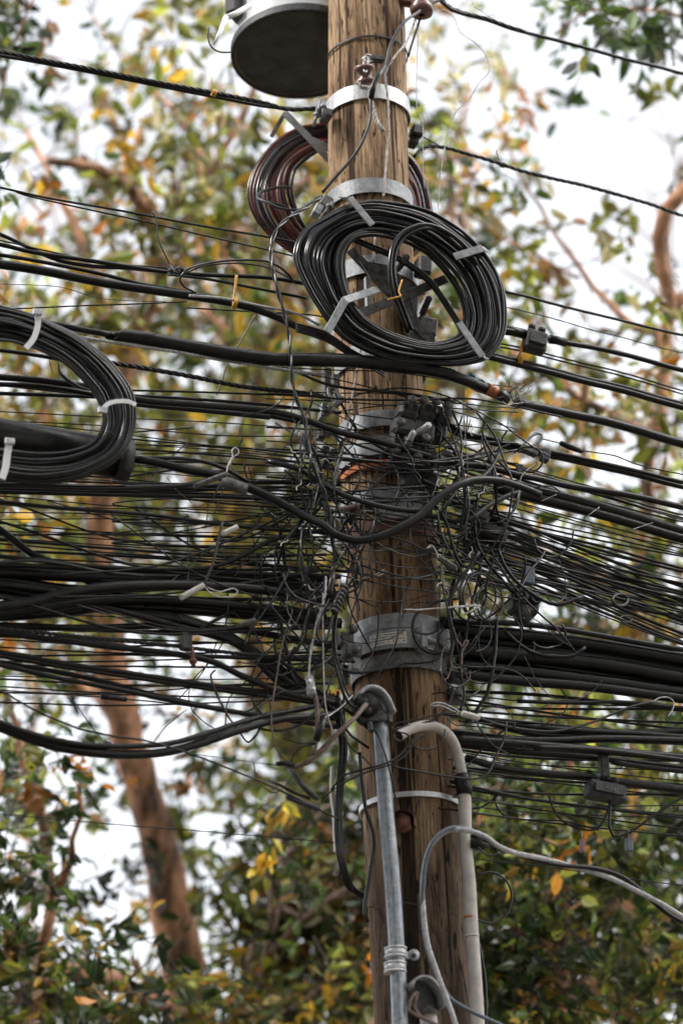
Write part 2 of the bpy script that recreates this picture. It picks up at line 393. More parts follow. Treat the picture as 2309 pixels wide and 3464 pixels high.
T3=tree('background_tree','tree with reddish trunk seen through the wires left of the pole',17.5,[
 [(800,2420,46),(770,2150,44),(710,1900,42),(665,1740,42),(610,1560,38),(560,1380,34),(545,1120,30),(600,860,26),(690,560,20),(760,330,13),(700,120,8),(640,-60,5)],
 [(600,860,16),(500,740,11,.3),(400,690,8,.5),(300,760,5,.6)],
 [(690,560,14),(900,470,10,.3),(1020,380,7,.5),(1080,200,4,.6)],
 [(545,1120,18),(700,1000,12,-.5),(1020,880,9,-.6),(1200,800,5,-.7)],
 [(560,1380,16),(420,1260,10,.4),(280,1290,7,.5)],
 [(665,1740,16),(880,1600,10,-.4),(1150,1560,7,-.5),(1350,1600,5,-.6)]],None)
T4=tree('dark_leaved_tree','dark leaved tree in the bottom left corner with hanging leaves against the sky',12.8,[
 [(70,2450,40),(100,2250,34),(118,2050,28),(100,1880,22),(60,1740,14),(20,1620,8)],
 [(100,2250,26),(200,2230,24,-.2),(320,2290,20,-.3),(430,2330,12,-.3)],
 [(118,2050,14),(170,1930,8,-.3),(180,1800,5,-.4)],
 [(100,1880,12),(-60,1720,8,.2)],
 [(20,1620,6,.2),(-120,1100,5,.4),(-60,500,5,.4),(20,120,5,.3),(70,30,3,.2),(110,-60,3,.2)]],None)
T5=tree('evergreen_tree','dense dark evergreen foliage filling the bottom right behind the white pipe',12.6,[
 [(1290,2480,30),(1300,2200,26),(1290,1950,20),(1310,1740,12),(1330,1560,7)],
 [(1300,2200,10),(1430,2050,7,.2),(1520,1850,4,.3),(1580,1700,3,.3)],
 [(1300,2200,9),(1180,2120,6,-.2),(1120,1980,4,-.2),(1140,1820,3,-.2)],
 [(1290,1950,8),(1200,1780,5,.5)],
 [(1290,2300,8),(1470,2290,5,-.3),(1600,2240,4,-.3)]],None)
T6=tree('pale_branched_shrub','shrub with pale crooked bare branches and yellowing leaves at the bottom centre',13.4,[
 [(520,2480,13),(555,2350,12),(600,2270,11),(612,2170,10),(640,2110,9),(655,1985,9),(680,1945,9),(745,1860,8),(830,1825,6),(900,1850,4)],
 [(620,2150,8),(612,2070,8),(620,2000,7),(672,1950,7)],
 [(650,2085,7),(695,2110,7),(770,2060,7),(815,2030,6),(860,1990,4)],
 [(760,2062,5),(850,2050,5),(930,2042,4),(1010,2035,3)],
 [(622,2190,7),(660,2130,6),(690,2108,5)],
 [(600,2270,7),(575,2220,6),(585,2170,5),(560,2120,3)],
 [(540,2400,8),(700,2300,7,.2),(800,2220,6,.2),(880,2200,4,.2)]],None,'pale_bark')
T7=tree('distant_bare_tree','pale bare treetop far off at the upper right against white sky',30,[
 [(1500,2500,36),(1520,1200,30),(1545,700,22),(1540,520,17),(1552,420,15),(1548,330,10),(1520,260,7),(1480,215,4)],
 [(1552,420,10),(1590,330,8),(1620,240,5)],
 [(1548,330,6),(1500,300,4),(1440,270,3),(1400,230,2)],
 [(1540,520,7),(1470,420,5),(1420,380,3),(1380,360,2)],
 [(1545,600,8),(1440,500,5),(1360,440,3),(1300,380,2)],
 [(1545,700,8),(1400,600,5),(1300,560,3),(1240,480,2)]],None,'pale_bark')
T8=tree('distant_twiggy_tree','pale twiggy treetop far off at the upper left',28,[
 [(60,2500,34),(90,1300,28),(130,760,20),(150,600,15),(120,480,11),(110,390,9),(150,300,7),(220,220,4)],
 [(120,480,7),(60,400,5),(0,350,4),(-60,250,3)],
 [(110,390,6),(50,280,4),(10,200,3)],
 [(150,600,8),(260,470,6),(300,380,4),(260,300,2)],
 [(150,300,5),(140,200,3),(200,120,2)],
 [(130,760,8),(-20,600,5),(-80,480,3)]],None,'pale_bark')
DEN="""725522232277 336655534322 236777765211 467788876312 556788876423 777788887644 667788887666 777777887666
777888888556 888888887467 888888888788 763389888888 543489888888 733678889888 734689999999 744789999999 855799999999 998899999999""".split()
ALLN=[]
for ti,T in enumerate(TREES[:6]):
    for p,r_ in T['nodes']:
        q=CM.inverted()@p
        if q.z<-1: ALLN.append((q.x/-q.z*F/1.4726+784,-q.y/-q.z*F/1.4726+1176,p,ti,r_))
SHADE=[.55,.8,1,1.15,1.5]
def leaf_at(T,p,L,colr,rr,dv=None):
    mb=T['leaf']
    d=((dv or Vector((0,0,-.45)))+Vector((rr.gauss(0,.6),rr.gauss(0,.6),rr.gauss(0,.5)))).normalized(); s=d.cross(Vector((rr.gauss(0,1),rr.gauss(0,1),rr.gauss(0,1)))).normalized(); n=d.cross(s)
    wd=L*rr.uniform(.17,.25); fo=n*wd*rr.uniform(.15,.6)
    V=[p,p+d*L*.3+s*wd+fo,p+d*L*.68+s*wd*.8+fo,p+d*L-n*L*rr.uniform(0,.15),p+d*L*.68-s*wd*.8+fo,p+d*L*.3-s*wd+fo]
    mb.add(V,[[0,1,2,3],[0,3,4,5]],False); T['lc'].append(colr)
def clump(x,y,n,rr,spread=1.0):
    best=min(rr.sample(ALLN,min(len(ALLN),260)),key=lambda q:(q[0]-x)**2+(q[1]-y)**2+(q[4]*900)**2)
    T=TREES[best[3]]; dist=(best[2]-CO).dot(FW)+rr.uniform(-1.6,2.6)
    dist=max(11.8,dist)
    if 1420<y<2200 and abs(x-(232+(y-1180)*.168))<85 and rr.random()<.7: dist=max(dist,16.2)
    if 1820<y<2300 and 490<x<900 and rr.random()<.75: dist=max(dist,14)
    c=aty(x*1.4726,y*1.4726,dist)
    ds=math.hypot(best[0]-x,best[1]-y)
    if ds<420 and rr.random()<.6:
        mid=(best[2]+c)/2+Vector((rr.gauss(0,.12),rr.gauss(0,.12),rr.uniform(0,.2)))
        tube(T['twigs'],catmull([best[2],mid,c],.2),[.014,.011,.009,.007,.006,.005,.004,.004,.003]*1 if False else .0045,4,caps=False)
    pal=pal_for(x+rr.gauss(0,70),y+rr.gauss(0,70)); tot=sum(q[1] for q in pal)
    def pick():
        t=rr.random()*tot
        for cc,ww in pal:
            t-=ww
            if t<=0: return cc
        return pal[-1][0]
    main=pick(); sz=rr.uniform(.8,1.35) if y<1450 else rr.uniform(.65,1.1); dk=rr.choice((.4,.8,1.2,1.6)) if y>1050 else rr.choice((.5,.8,1.0,1.2))
    tws=[]
    for t_ in range(2):
        dv=Vector((rr.gauss(0,.7),rr.gauss(0,.7),rr.gauss(-.35,.5))).normalized(); ln=rr.uniform(.25,.5)*spread
        a=c-dv*ln*.3+Vector((rr.gauss(0,.05),rr.gauss(0,.05),rr.gauss(0,.05))); m_=a+dv*ln*.5+Vector((rr.gauss(0,.02),0,rr.gauss(0,.03))); b=a+dv*ln; b.z-=.04
        tws.append((a,m_,b,dv)); tube(T['twigs'],[a,m_,b],[.0035,.003,.0015],3,caps=False)
    for i in range(n):
        cc=main if rr.random()<.75 else pick(); k=rr.choice(SHADE)*rr.uniform(.85,1.15)*dk
        a,m_,b,dv=tws[i%2]; f=rr.random(); p=(a.lerp(m_,f*2) if f<.5 else m_.lerp(b,f*2-1))+Vector((rr.gauss(0,.02),rr.gauss(0,.02),rr.gauss(0,.02)))
        leaf_at(T,p,rr.uniform(.07,.135)*sz*(dist/14)**.5,tuple(min(.7,h_*k) for h_ in cc),rr,dv*.6+Vector((0,0,-.25)))
rr=random.Random(21); CELL=130.67
for j in range(-4,23):
    for i in range(-5,17):
        ii=min(max(i,0),11); jj=min(max(j,0),17); dv=int(DEN[jj][ii]); inside=(0<=i<12 and 0<=j<18)
        c=min(.97,(dv/9)**1.15*.97); N=-math.log(1-c)*CELL**2*1.4726**2/640*((1.5 if (1<=j<=10 and i<8) else 1.15) if inside else .55)
        m=12 if j<11 else 17; N*=1.0 if j<11 else 1.4; nc=N/m
        nc=int(nc)+(rr.random()<nc-int(nc))
        for _ in range(nc): clump((i+rr.random())*CELL,(j+rr.random())*CELL,m,rr)
# unseen trees added over the photographer and at left to keep the wires shaded
def shade_tree(name,label,base,pts,blobs,nl,seed):
    q=random.Random(seed); T=dict(leaf=MB(),lc=[],twigs=MB(),trunkmb=MB(),bark='bark'); T['empty']=empty(name,base,label,'tree')
    tube(T['trunkmb'],catmull([Vector(base)]+[Vector(p) for p in pts],.3),rsm([.3,.22,.12,.05],len(catmull([Vector(base)]+[Vector(p) for p in pts],.3)),0),12)
    for i in range(nl):
        b=q.choices(blobs,[x[3]*x[4]*x[5] for x in blobs])[0]
        while 1:
            v=Vector((q.uniform(-1,1),q.uniform(-1,1),q.uniform(-1,1)))
            if v.length<1: break
        p=Vector(b[:3])+Vector((v.x*b[3],v.y*b[4],v.z*b[5]))
        cc=q.choice([DG,MG,OL,DG]); leaf_at(T,p,q.uniform(.3,.5),cc,q)
    TREES.append(T)
shade_tree('added_tree_behind','big leafy street tree standing behind the photographer',(2.5,-13,0),[(2.2,-12.6,3),(1.5,-11,6),(0,-9,9)],[(0,-10,8.5,7,6,3),(3,-5.5,10.5,6,5,2.4),(6,-3,8,3,5,4),(-3,-14,7,6,3,4)],15000,5)  # unseen tree added behind the camera for shade
shade_tree('added_tree_left','leafy roadside tree to the left of the pole',(-6.5,-2.5,0),[(-6.4,-2.4,2),(-6,-2.5,4),(-5.5,-2.6,6)],[(-6,-2.5,4.6,3,3.2,1.6)],5500,6)  # unseen tree added left of the pole for shade
for T in TREES:
    e=T['empty']; tr=T['trunkmb'].build('trunk',T['bark'],e)
    if T['twigs'].v: T['twigs'].build('twigs','twig',e)
    if T['leaf'].v:
        o=T['leaf'].build('crown','leaf',e); me=o.data; at_=me.attributes.new('leafcol','FLOAT_COLOR','FACE')
        buf=[]
        for c in T['lc']: buf+= [*c,1.0]*2
        at_.data.foreach_set('color',buf)
# ---------------------------------------------------------------- transformer
def disc(mb,c,r0,z0,r1,z1,n=56):
    V=[(c.x+r0*math.cos(2*math.pi*i/n),c.y+r0*math.sin(2*math.pi*i/n),c.z+z0) for i in range(n)]+[(c.x+r1*math.cos(2*math.pi*i/n),c.y+r1*math.sin(2*math.pi*i/n),c.z+z1) for i in range(n)]
    mb.add(V,[[i,(i+1)%n,n+(i+1)%n,n+i] for i in range(n)])
tc_=at(1015,188,-.32); TR=.262
tf=empty('transformer',tc_,'grey cylindrical transformer tank with dark round underside hung behind the pole top','transformer')
mb=MB(); prof=[(TR*.985,0),(TR*1.0,.0),(TR*1.0,.045),(TR*.965,.055),(TR*.96,.075),(TR*.96,.95),(TR*.5,1.02),(.001,1.04)]
for (a,b),(c2,d2) in zip(prof[1:],prof[2:]): disc(mb,tc_,a,b,c2,d2)
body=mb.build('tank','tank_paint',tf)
mb=MB(); 
for (a,b),(c2,d2) in zip([(TR*1.0,0),(TR*1.012,.004),(TR*1.012,.034),(TR*1.0,.036)],[(TR*1.012,.004),(TR*1.012,.034),(TR*1.0,.036),(TR*.99,.03)]): disc(mb,tc_,a,b,c2,d2)
disc(mb,tc_,TR*1.0,-.001,TR*.955,-.001); disc(mb,tc_,TR*.955,-.001,TR*.945,.012); mb.build('bottom_rim','dark_iron',tf)
mb=MB(); disc(mb,tc_,TR*.957,.004,TR*.93,.010); mb.build('rust_seam','brown_cable',tf)
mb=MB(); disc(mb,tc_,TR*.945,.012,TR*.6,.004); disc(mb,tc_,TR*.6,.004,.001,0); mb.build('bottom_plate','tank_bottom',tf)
mb=MB(); p=tc_+Vector((-TR*.86,-TR*.45,.30)); box(mb,p,Vector((.9,-.5,0)).normalized(),Vector((.5,.9,0)).normalized(),ZA,.05,.12,.42); mb.build('side_bracket','tank_bottom',tf)
mb=MB(); tube(mb,[at(845,20,.05),at(800,45,.06),at(765,60,.08)],.011,8); tube(mb,[at(765,60,.08),at(740,120,.1),at(722,150,.1)],[.011,.008,.004],8); mb.build('bushing_lead','white_plastic',tf)
RT=Matrix.Translation(tc_)@Matrix.Rotation(R(-5.5),4,'X')@Matrix.Translation(-tc_)
for o in tf.children:
    if o.name.split('.')[0]!='bushing_lead': o.data.transform(RT)
# ---------------------------------------------------------------- steel bands on the pole
def band(name,label,v,h,m='steel',gap=.003,a0=0,a1=360,tilt=0,parts=None,cat='band'):
    c=at(pole_at(v)[0],v,0); e=empty(name,(c.x,c.y,c.z),label,cat)
    mb=MB(); ring(mb,v,h,gap,.005,a0,a1,tilt); mb.build('strap',m,e); return e
def onb(e,name,m,f):
    mb=MB(); f(mb); return mb.build(name,m,e)
b1=band('pole_band','bright galvanised band wrapped round the pole below the spool insulator',385,.062,'bright_steel',.003)
def clampblk(u,v,off,deg,sx,sy,sz,ax=None):
    def f(mb):
        c=at(u,v,off); x,z=rotaxes(deg); box(mb,c,x,YA,z,sx,sy,sz)
    return f
onb(b1,'clamp_jaw','steel',clampblk(1082,366,.06,8,.030,.05,.045))
onb(b1,'clamp_jaw','old_steel',clampblk(1102,392,.04,8,.035,.06,.035))
onb(b1,'clamp_jaw','dark_iron',clampblk(1408,447,.02,8,.042,.05,.042)); onb(b1,'clamp_jaw','dark_iron',clampblk(1397,482,.0,8,.03,.05,.03))
onb(b1,'bolt','steel',lambda mb:bolt(mb,at(1060,425,.06),XA*.3+ZA,.007,.07))
onb(b1,'bolt','steel',lambda mb:bolt(mb,at(1095,395,.09),ZA,.007,.06))
b2=band('pole_band','galvanised band on the pole just above the big black cable coil',702,.06,'steel',.004)
onb(b2,'clamp_jaw','old_steel',clampblk(1098,690,.16,30,.04,.05,.05)); onb(b2,'bolt','old_steel',lambda mb:bolt(mb,at(1090,735,.2),XA*.5+ZA*.8,.008,.075))
onb(b2,'clamp_jaw','steel',clampblk(1072,715,.18,25,.03,.04,.045))
b3=band('pole_band','galvanised band seen through the middle of the black cable coil',965,.07,'steel',.003)
onb(b3,'clamp_jaw','dark_iron',clampblk(1430,905,.15,5,.05,.06,.07)); onb(b3,'clamp_jaw','steel',clampblk(1243,1000,.22,0,.018,.02,.14))
b4=band('pole_band','thin steel strap round the pole under the spiral wrapped cable',1255,.07,'steel',.003)
for i,(v,h,gp,l) in enumerate([(1482,.06,.004,'wide grey steel plate band on the pole under the wires, upper of two'),(1572,.07,.005,'wide grey steel plate band on the pole under the wires, lower of two')]):
    band('pole_band',l,v,h,'steel',gp)
band('rust_band','orange rusted band on the pole in the thick of the tangle',1632,.020,'rust',.006,a0=195,a1=300)
bl=band('pole_band','grey steel band beneath the looping thick cable',1740,.05,'steel',.012,a0=180,a1=360)
onb(bl,'strap_lip','steel',lambda mb:prism(mb,[(1265,1722),(1300,1705),(1370,1695),(1420,1702),(1445,1722),(1400,1750),(1320,1752)],.19,.01))
band('rust_band','brown rusted band under the looping thick cable, lower rusted one',1835,.05,'rust_dark',.004)
mb=MB(); 
# large two piece clamp with plate
b5=band('pole_clamp','heavy two-piece galvanised clamp with paper label around the pole',2160,.052,'steel',.004)
onb(b5,'strap','steel',lambda mb:ring(mb,2225,.068,.018,.006,)); onb(b5,'strap','old_steel',lambda mb:ring(mb,2292,.055,.006,.005))
lp=onb(b5,'label_plate','label_paper',lambda mb:ring(mb,2225,.042,.0245,.0015,238,278,0,14))
def ink(mb):
    u,wd=pole_at(2225); c=at(u,2225,0); r=wd/2*mpp(c)*1.018+.0262; q=random.Random(4)
    for row in range(4):
        a=240.
        while a<275:
            w_=q.uniform(.7,2.6); z=c.z+.014-row*.0085
            V=[]; 
            for aa,zz in ((a,-.0018),(a+w_,-.0018),(a+w_,.0018),(a,.0018)): V.append((c.x+r*math.cos(R(aa)),c.y+r*math.sin(R(aa)),z+zz))
            if q.random()<.8: mb.add(V,[[0,1,2,3]])
            a+=w_+q.uniform(.5,1.2)
mb=MB(); ink(mb); o=mb.build('printed_lines','ink',lp); o.matrix_parent_inverse=Matrix.Identity(4)
def lug(v,ang,sx,sy,sz,dz=0,ex=.02):
    def f(mb):
        p,dr=onpole(v,ang,ex,dz); box(mb,p,dr.cross(ZA),dr,ZA,sx,sy,sz)
    return f
onb(b5,'clamp_lug','steel',lug(2230,292,.02,.075,.085,0,.03)); onb(b5,'clamp_lug','steel',lug(2230,318,.014,.07,.08,0,.03))
p1,_=onpole(2232,290,.045); p2,_=onpole(2232,326,.045)
onb(b5,'bolt','steel',lambda mb:(tube(mb,[p1,p2],.008,8),tube(mb,[p1+(p1-p2).normalized()*.012,p1],.016,6)))
for (u,v,sx,sz,m,dd) in [(1168,2168,.045,.045,'old_steel',.12),(1190,2205,.06,.045,'old_steel',.16),(1197,2240,.03,.07,'steel',.15),(1160,2290,.02,.07,'dark_iron',.1),(1548,2285,.055,.05,'slate_plastic',.1),(1540,2355,.055,.05,'slate_plastic',.08)]:
    onb(b5,'flange',m,clampblk(u,v,dd,4,sx,.05,sz))
for (u,v,dd) in [(1186,2140,.16),(1196,2208,.19),(1548,2285,.13),(1540,2357,.11)]:
    onb(b5,'bolt','old_steel',lambda mb:bolt(mb,at(u,v,dd),NRM+ZA*.1,.009,.03,.016))
b6=band('thin_strap','thin bright steel strap tying the pipe to the pole',2740,.017,'bright_steel',.004)
# dark cluster of suspension clamps on the right of the pole
cl=empty('clamp_cluster',at(1405,1500,.2),'cluster of dark bolted cable clamps on the pole front','clamp')
for (u,v,w_,h_,d_) in [(1375,1395,70,60,.24),(1430,1400,70,70,.22),(1490,1412,60,60,.2),(1360,1450,75,60,.25),(1420,1465,90,80,.22),(1340,1500,60,70,.22),(1480,1470,50,60,.18),(1350,1560,70,60,.2),(1420,1560,90,110,.19),(1450,1640,60,80,.16),(1375,1640,60,70,.17),(1500,1560,40,60,.14)]:
    c=at(u,v,d_); k=mpp(c); x,z=rotaxes(8); mb=MB(); box(mb,c,x,YA,z,w_*k,.07,h_*k,.2); q=random.Random(u)
    mb.build('clamp_block','dark_iron',cl)
for (u,v,d_) in [(1345,1460,.3),(1385,1385,.3),(1425,1388,.3),(1465,1392,.28),(1505,1405,.27),(1330,1555,.27),(1402,1575,.27),(1462,1578,.27),(1430,1515,.28),(1372,1520,.28)]:
    onb(cl,'bolt','old_steel',lambda mb:bolt(mb,at(u,v,d_-.03),NRM*.8+ZA*.6,.009,.05,.017))
for a,b in (((1372,1512,.26),(1398,1462,.34)),((1402,1470,.28),(1450,1437,.38))):
    onb(cl,'long_bolt','strand',lambda mb:tube(mb,[at(*a),at(*b)],.0105,10))
# lens plate / anchor hook, grey fittings left of the pole
for (u,v,w_,h_,m,l,dg) in [(1090,1395,40,60,'steel','small grey steel fitting left of the pole where the cable bundle meets it',10),(1105,1300,60,120,'old_steel','upright grey bracket left of the pole beneath the spiral wrapped cable',0),(1100,1545,50,70,'dark_iron','dark fitting left of the pole beside the orange rusted band',0),(1085,1470,50,40,'old_steel','short grey clamp left of the wide steel bands',5)]:
    c=at(u,v,.12); k=mpp(c); e=empty('steel_fitting',c,l,'fitting'); x,z=rotaxes(dg)
    mb=MB(); box(mb,c,x,YA,z,w_*k*.5,.03,h_*k); mb.build('plate',m,e)
    mb=MB(); box(mb,c+x*w_*k*.35+NRM*.02,x,YA,z,w_*k*.45,.04,h_*k*.4); mb.build('jaw',m,e)
    mb=MB(); bolt(mb,c+NRM*.02-z*h_*k*.3,NRM,.008,.04,.014); mb.build('bolt','old_steel',e)
sh=empty('shackle',at(1125,1335,.22),'pale steel shackle ring hanging under the wrapped cable','shackle')
onb(sh,'bow','strand',lambda mb:tube(mb,catmull(lift([(1140,1365),(1118,1345),(1110,1318),(1122,1305),(1138,1318),(1150,1350)],.24),.006),.0065,8))
onb(sh,'pin','steel',lambda mb:tube(mb,lift([(1130,1368),(1160,1348)],.24),.010,8))
# ---------------------------------------------------------------- spool insulator
k1=.7653
si=empty('spool_insulator',at(1238,255,.2),'brown porcelain spool insulator tied to the upper pole with wire','insulator')
c=at(1234,252,.2); ax=(ZA*.85-XA*.2+NRM*.35).normalized()
def lathe(mb,c,ax,prof,n=24):
    ax=ax.normalized(); a=ax.orthogonal().normalized(); b=ax.cross(a); V=[]; m=len(prof)
    for r_,h_ in prof:
        for i in range(n): t=2*math.pi*i/n; V.append(c+ax*h_+(a*math.cos(t)+b*math.sin(t))*r_)
    mb.add(V,[[j*n+i,j*n+(i+1)%n,(j+1)*n+(i+1)%n,(j+1)*n+i] for j in range(m-1) for i in range(n)])
onb(si,'spool','porcelain',lambda mb:lathe(mb,c-ax*.035,ax,[(.011,0),(.034,0),(.038,.006),(.038,.016),(.026,.022),(.024,.034),(.026,.045),(.038,.052),(.038,.062),(.034,.068),(.011,.068),(.011,0)]))
onb(si,'tie_wire','strand',lambda mb:[tube(mb,catmull(lift(px(1,s),[o_,.2,o_]),.006),.0035,6) for s,o_ in (('825,320 822,290 828,262 840,255 838,290 833,322',.24),('815,262 830,250 850,262 845,275 825,270',.22),('835,240 860,250 862,268 840,270',.21))])
onb(si,'band_wire','dark_strand',lambda mb:ring(mb,200,.006,.001,.005,0,360,2))
onb(si,'clevis','dark_iron',clampblk(1275,200,.2,-5,.05,.03,.02))
onb(si,'dead_end_grip','pale_wire',lambda mb:twist(mb,catmull(lift(px(1,'800,360 815,385 845,390 852,430 865,490 885,545 910,580'),[.2,.24]),.008),.009,3,.05))
# stub insulator at the very top right
s2=empty('rack_insulator',at(1420,15,.15),'dark rack insulator at the top edge right of the pole','insulator')
onb(s2,'spool','porcelain',lambda mb:lathe(mb,at(1425,28,.18),ZA,[(.01,-.03),(.04,-.025),(.045,0),(.03,.02),(.045,.045),(.04,.08),(.01,.085)]))
onb(s2,'arm','rust_dark',clampblk(1385,5,.1,0,.09,.04,.035))
# ---------------------------------------------------------------- coils
def resamp(P,n,c):
    A_=sorted([(math.atan2(p[1]-c[1],p[0]-c[0]),p) for p in P]); out=[]
    for i in range(n):
        a=-math.pi+2*math.pi*i/n; lo=None
        for j in range(len(A_)):
            a0,p0=A_[j]; a1,p1=A_[(j+1)%len(A_)]
            if j==len(A_)-1: a1+=2*math.pi
            aa=a if a>=a0 or j<len(A_)-1 else a+2*math.pi
            if a<A_[0][0] and j==len(A_)-1: aa=a+2*math.pi
            if a0<=aa<=a1: t=(aa-a0)/(a1-a0+1e-9); lo=(p0[0]+(p1[0]-p0[0])*t,p0[1]+(p1[1]-p0[1])*t); break
        out.append(lo or A_[0][1])
    return out
def coil(name,label,outer,inner,c,off,depth,ns,rp,m,seed,parts=True):
    e=empty(name,at(c[0],c[1],off),label,'cable coil'); q=random.Random(seed); n=26
    O=resamp(outer,n,c); I=resamp(inner,n,c)
    for s in range(ns):
        t=(s+.5)/ns; ph=q.uniform(0,6.28); am=q.uniform(.01,.05); ph2=q.uniform(0,6.28); oz=q.uniform(-depth,depth); pts=[];offs=[]
        for i in range(n):
            a=2*math.pi*i/n; tt=t+am*math.sin(a+ph)+.03*math.sin(2*a+ph2)
            tt=min(1.02,max(-.02,tt)); u=I[i][0]*(1-tt)+O[i][0]*tt; v=I[i][1]*(1-tt)+O[i][1]*tt
            pts.append(at(u,v,off+oz+.4*depth*math.sin(a+ph2)))
        k=mpp(pts[0]); mb=MB(); tube(mb,catmull(pts,.02,True),rp*k*q.uniform(.9,1.1),8,True); mb.build('strand',m if isinstance(m,str) else q.choice(m),e)
    return e
BO=px(2,'415,330 430,430 490,540 560,660 640,760 740,820 880,880 1050,900 1200,905 1310,890 1385,850 1425,770 1440,650 1430,540 1390,430 1330,350 1230,260 1100,175 960,130 800,112 700,125 600,170 500,235 430,285')
BI=px(2,'668,330 705,295 760,275 850,280 960,310 1050,360 1130,440 1200,530 1240,620 1247,700 1222,760 1150,795 1050,805 960,780 850,735 760,670 700,590 665,490 652,400')
cb=coil('black_cable_coil','big oval coil of black cable on a cross bracket in front of the pole',BO,BI,(1365,960),.33,.055,40,6.3,['gloss_rubber','gloss_rubber','rubber','grey_cable'],3)  # greyer strands among the black put cable highlights into the colour
br=empty('coil_bracket',at(1350,990,.26),'galvanised cross bracket with bent straps holding the big black coil','bracket')
for nm,s,w_,o_ in [('cross_arm','690,350 830,500 1080,790',52,[.22,.22,.24]),('cross_arm','730,660 880,600 1150,490',46,[.25,.25]),('cross_arm','960,590 1000,700 1080,800',50,[.23,.23]),
    ('strap','650,100 690,100 795,228',34,[.2,.46,.46]),('strap','1195,382 1325,342 1345,350',38,[.46,.46,.3]),('strap','820,540 665,592 580,745',38,[.34,.46,.46]),('strap','1215,702 1325,862 1345,865',36,[.46,.46,.3])]:
    mb=MB(); pts=px(2,s); P3=lift(pts,o_); k=mpp(P3[0])
    for a,b in zip(P3,P3[1:]):
        x=(b-a).normalized(); y=(NRM-x*NRM.dot(x)).normalized(); box(mb,(a+b)/2,x,y,x.cross(y),(b-a).length+.004,.006,w_*k*.7015,.2)
    mb.build(nm,'steel' if nm=='strap' else 'old_steel',br)
onb(br,'centre_plate','old_steel',lambda mb:prism(mb,px(2,'735,400 860,420 1000,520 1050,560 960,590 870,560 800,500'),.235,.006))
onb(br,'centre_plate','old_steel',lambda mb:prism(mb,px(2,'940,650 1010,690 1085,790 980,775'),.225,.006))
onb(br,'bolt','old_steel',lambda mb:(tube(mb,[at(1345,910,.22),at(1375,870,.34)],.012,8)))
onb(br,'bolt','dark_iron',lambda mb:(tube(mb,[at(1428,1060,.2),at(1450,1010,.3)],.012,8)))
onb(br,'mounting_block','old_steel',clampblk(1440,1110,.16,10,.07,.05,.07)); onb(br,'mounting_block','dark_iron',clampblk(1385,1040,.16,10,.05,.05,.08))
cable(2,'970,748 930,640 890,530 880,430 900,320 950,260 1050,228 1150,260 1250,340 1300,420',8,[.35,.43,.43,.42,.4],'loose black cable end looping inside the big coil, outer of the tied pair','gloss_rubber',ext=False)
cable(2,'985,735 950,640 915,540 900,440 915,340 970,275 1060,245 1140,275 1230,350',7,[.35,.42,.42,.42,.39],'loose black cable end looping inside the big coil, inner of the tied pair','gloss_rubber',ext=False)
cable(2,'640,265 700,295 800,340 900,380 1000,440 1080,510 1150,610 1225,735 1240,800',11,[.28,.3,.3,.34],'thick black cable crossing behind the ring of the big coil','gloss_rubber',ext=False)
def tie(c,s,r,off,label,m='yellow_plastic',wrap=None):
    e=empty('cable_tie',lift(px(c,s),off)[0],label,'cable tie')
    mb=MB(); P=lift(px(c,s),off); k=mpp(P[0]); tube(mb,catmull(P,.01),r*k,6); mb.build('tail',m,e)
    if wrap:
        (u,v),w_,rad=px(c,wrap[0])[0],wrap[1],wrap[2]; c0=at(u,v,off); mb=MB(); x,z=rotaxes(12)
        V=[];Fc=[];n=16
        for i in range(n):
            a=2*math.pi*i/n; q=(NRM*math.cos(a)+z*math.sin(a))
            for rr_,xx in ((rad,-w_/2),(rad,w_/2),(rad+2,w_/2),(rad+2,-w_/2)): V.append(c0+q*rr_*k+x*xx*k)
        for i in range(n):
            j=(i+1)%n
            for b in range(4): Fc.append([i*4+b,i*4+(b+1)%4,j*4+(b+1)%4,j*4+b])
        mb.add(V,Fc); mb.build('loop',m,e)
    return e
tie(2,'870,590 905,580 935,570 925,555 940,495',3.2,.46,'yellow tie knotted on the cable ends inside the big coil')
tie(3,'1140,545 1135,600 1128,660 1125,700',5.5,.26,'yellow plastic tie standing up on the thick cable left of the pole',wrap=('1132,680',14,18))
tie(1,'150,340 152,400 165,410',2.5,.1,'thin yellow tie with upright tail on the top left cable',m='yellow_plastic',wrap=('162,411',16,10))
tie(13,'530,1010 520,1080 500,1160 495,1220',6,.12,'yellow tie strapping the cable box at the right of the coil',wrap=('500,1190',16,18))
tie(12,'478,875 490,920 515,960',2,.0,'small pale tie on the second cable right of the pole','brown_cable',wrap=('515,962',16,8))
RO=[(1112,417),(1028,428),(952,467),(891,528),(852,597),(841,666),(854,719),(882,768),(931,817),(1000,870),(1080,905),(1200,920),(1330,900),(1430,850),(1462,760),(1457,690),(1447,640),(1425,570),(1385,520),(1250,440)]
RI=[(1097,497),(1044,528),(998,566),(983,612),(985,660),(990,690),(1010,740),(1045,785),(1100,820),(1200,840),(1300,830),(1370,790),(1395,730),(1394,680),(1380,640),(1350,590),(1280,530),(1180,495)]
coil('red_brown_cable_coil','coil of dark red-brown cable hung behind the pole above the black coil',RO,RI,(1170,665),-.24,.05,22,6,['red_cable','red_cable','gloss_rubber'],5)
rb=empty('coil_bracket',at(1050,450,-.1),'flat steel arms of the bracket behind the red-brown coil','bracket')
for s,w_,o_ in [('475,500 595,625 700,740',34,-.12),('590,620 680,660',40,-.13)]:
    onb(rb,'arm','steel',lambda mb:strip(mb,px(1,s),o_,w_*.7653))
onb(rb,'arm','old_steel',lambda mb:strip(mb,px(1,'415,605 470,510 480,500'),-.14,14))
cable(1,'505,830 470,825 400,838 355,860 365,880 430,900 480,915',5.5,-.12,'short dark wire loop hooked round the red-brown coil','grey_cable',name='wire_loop',ext=False)
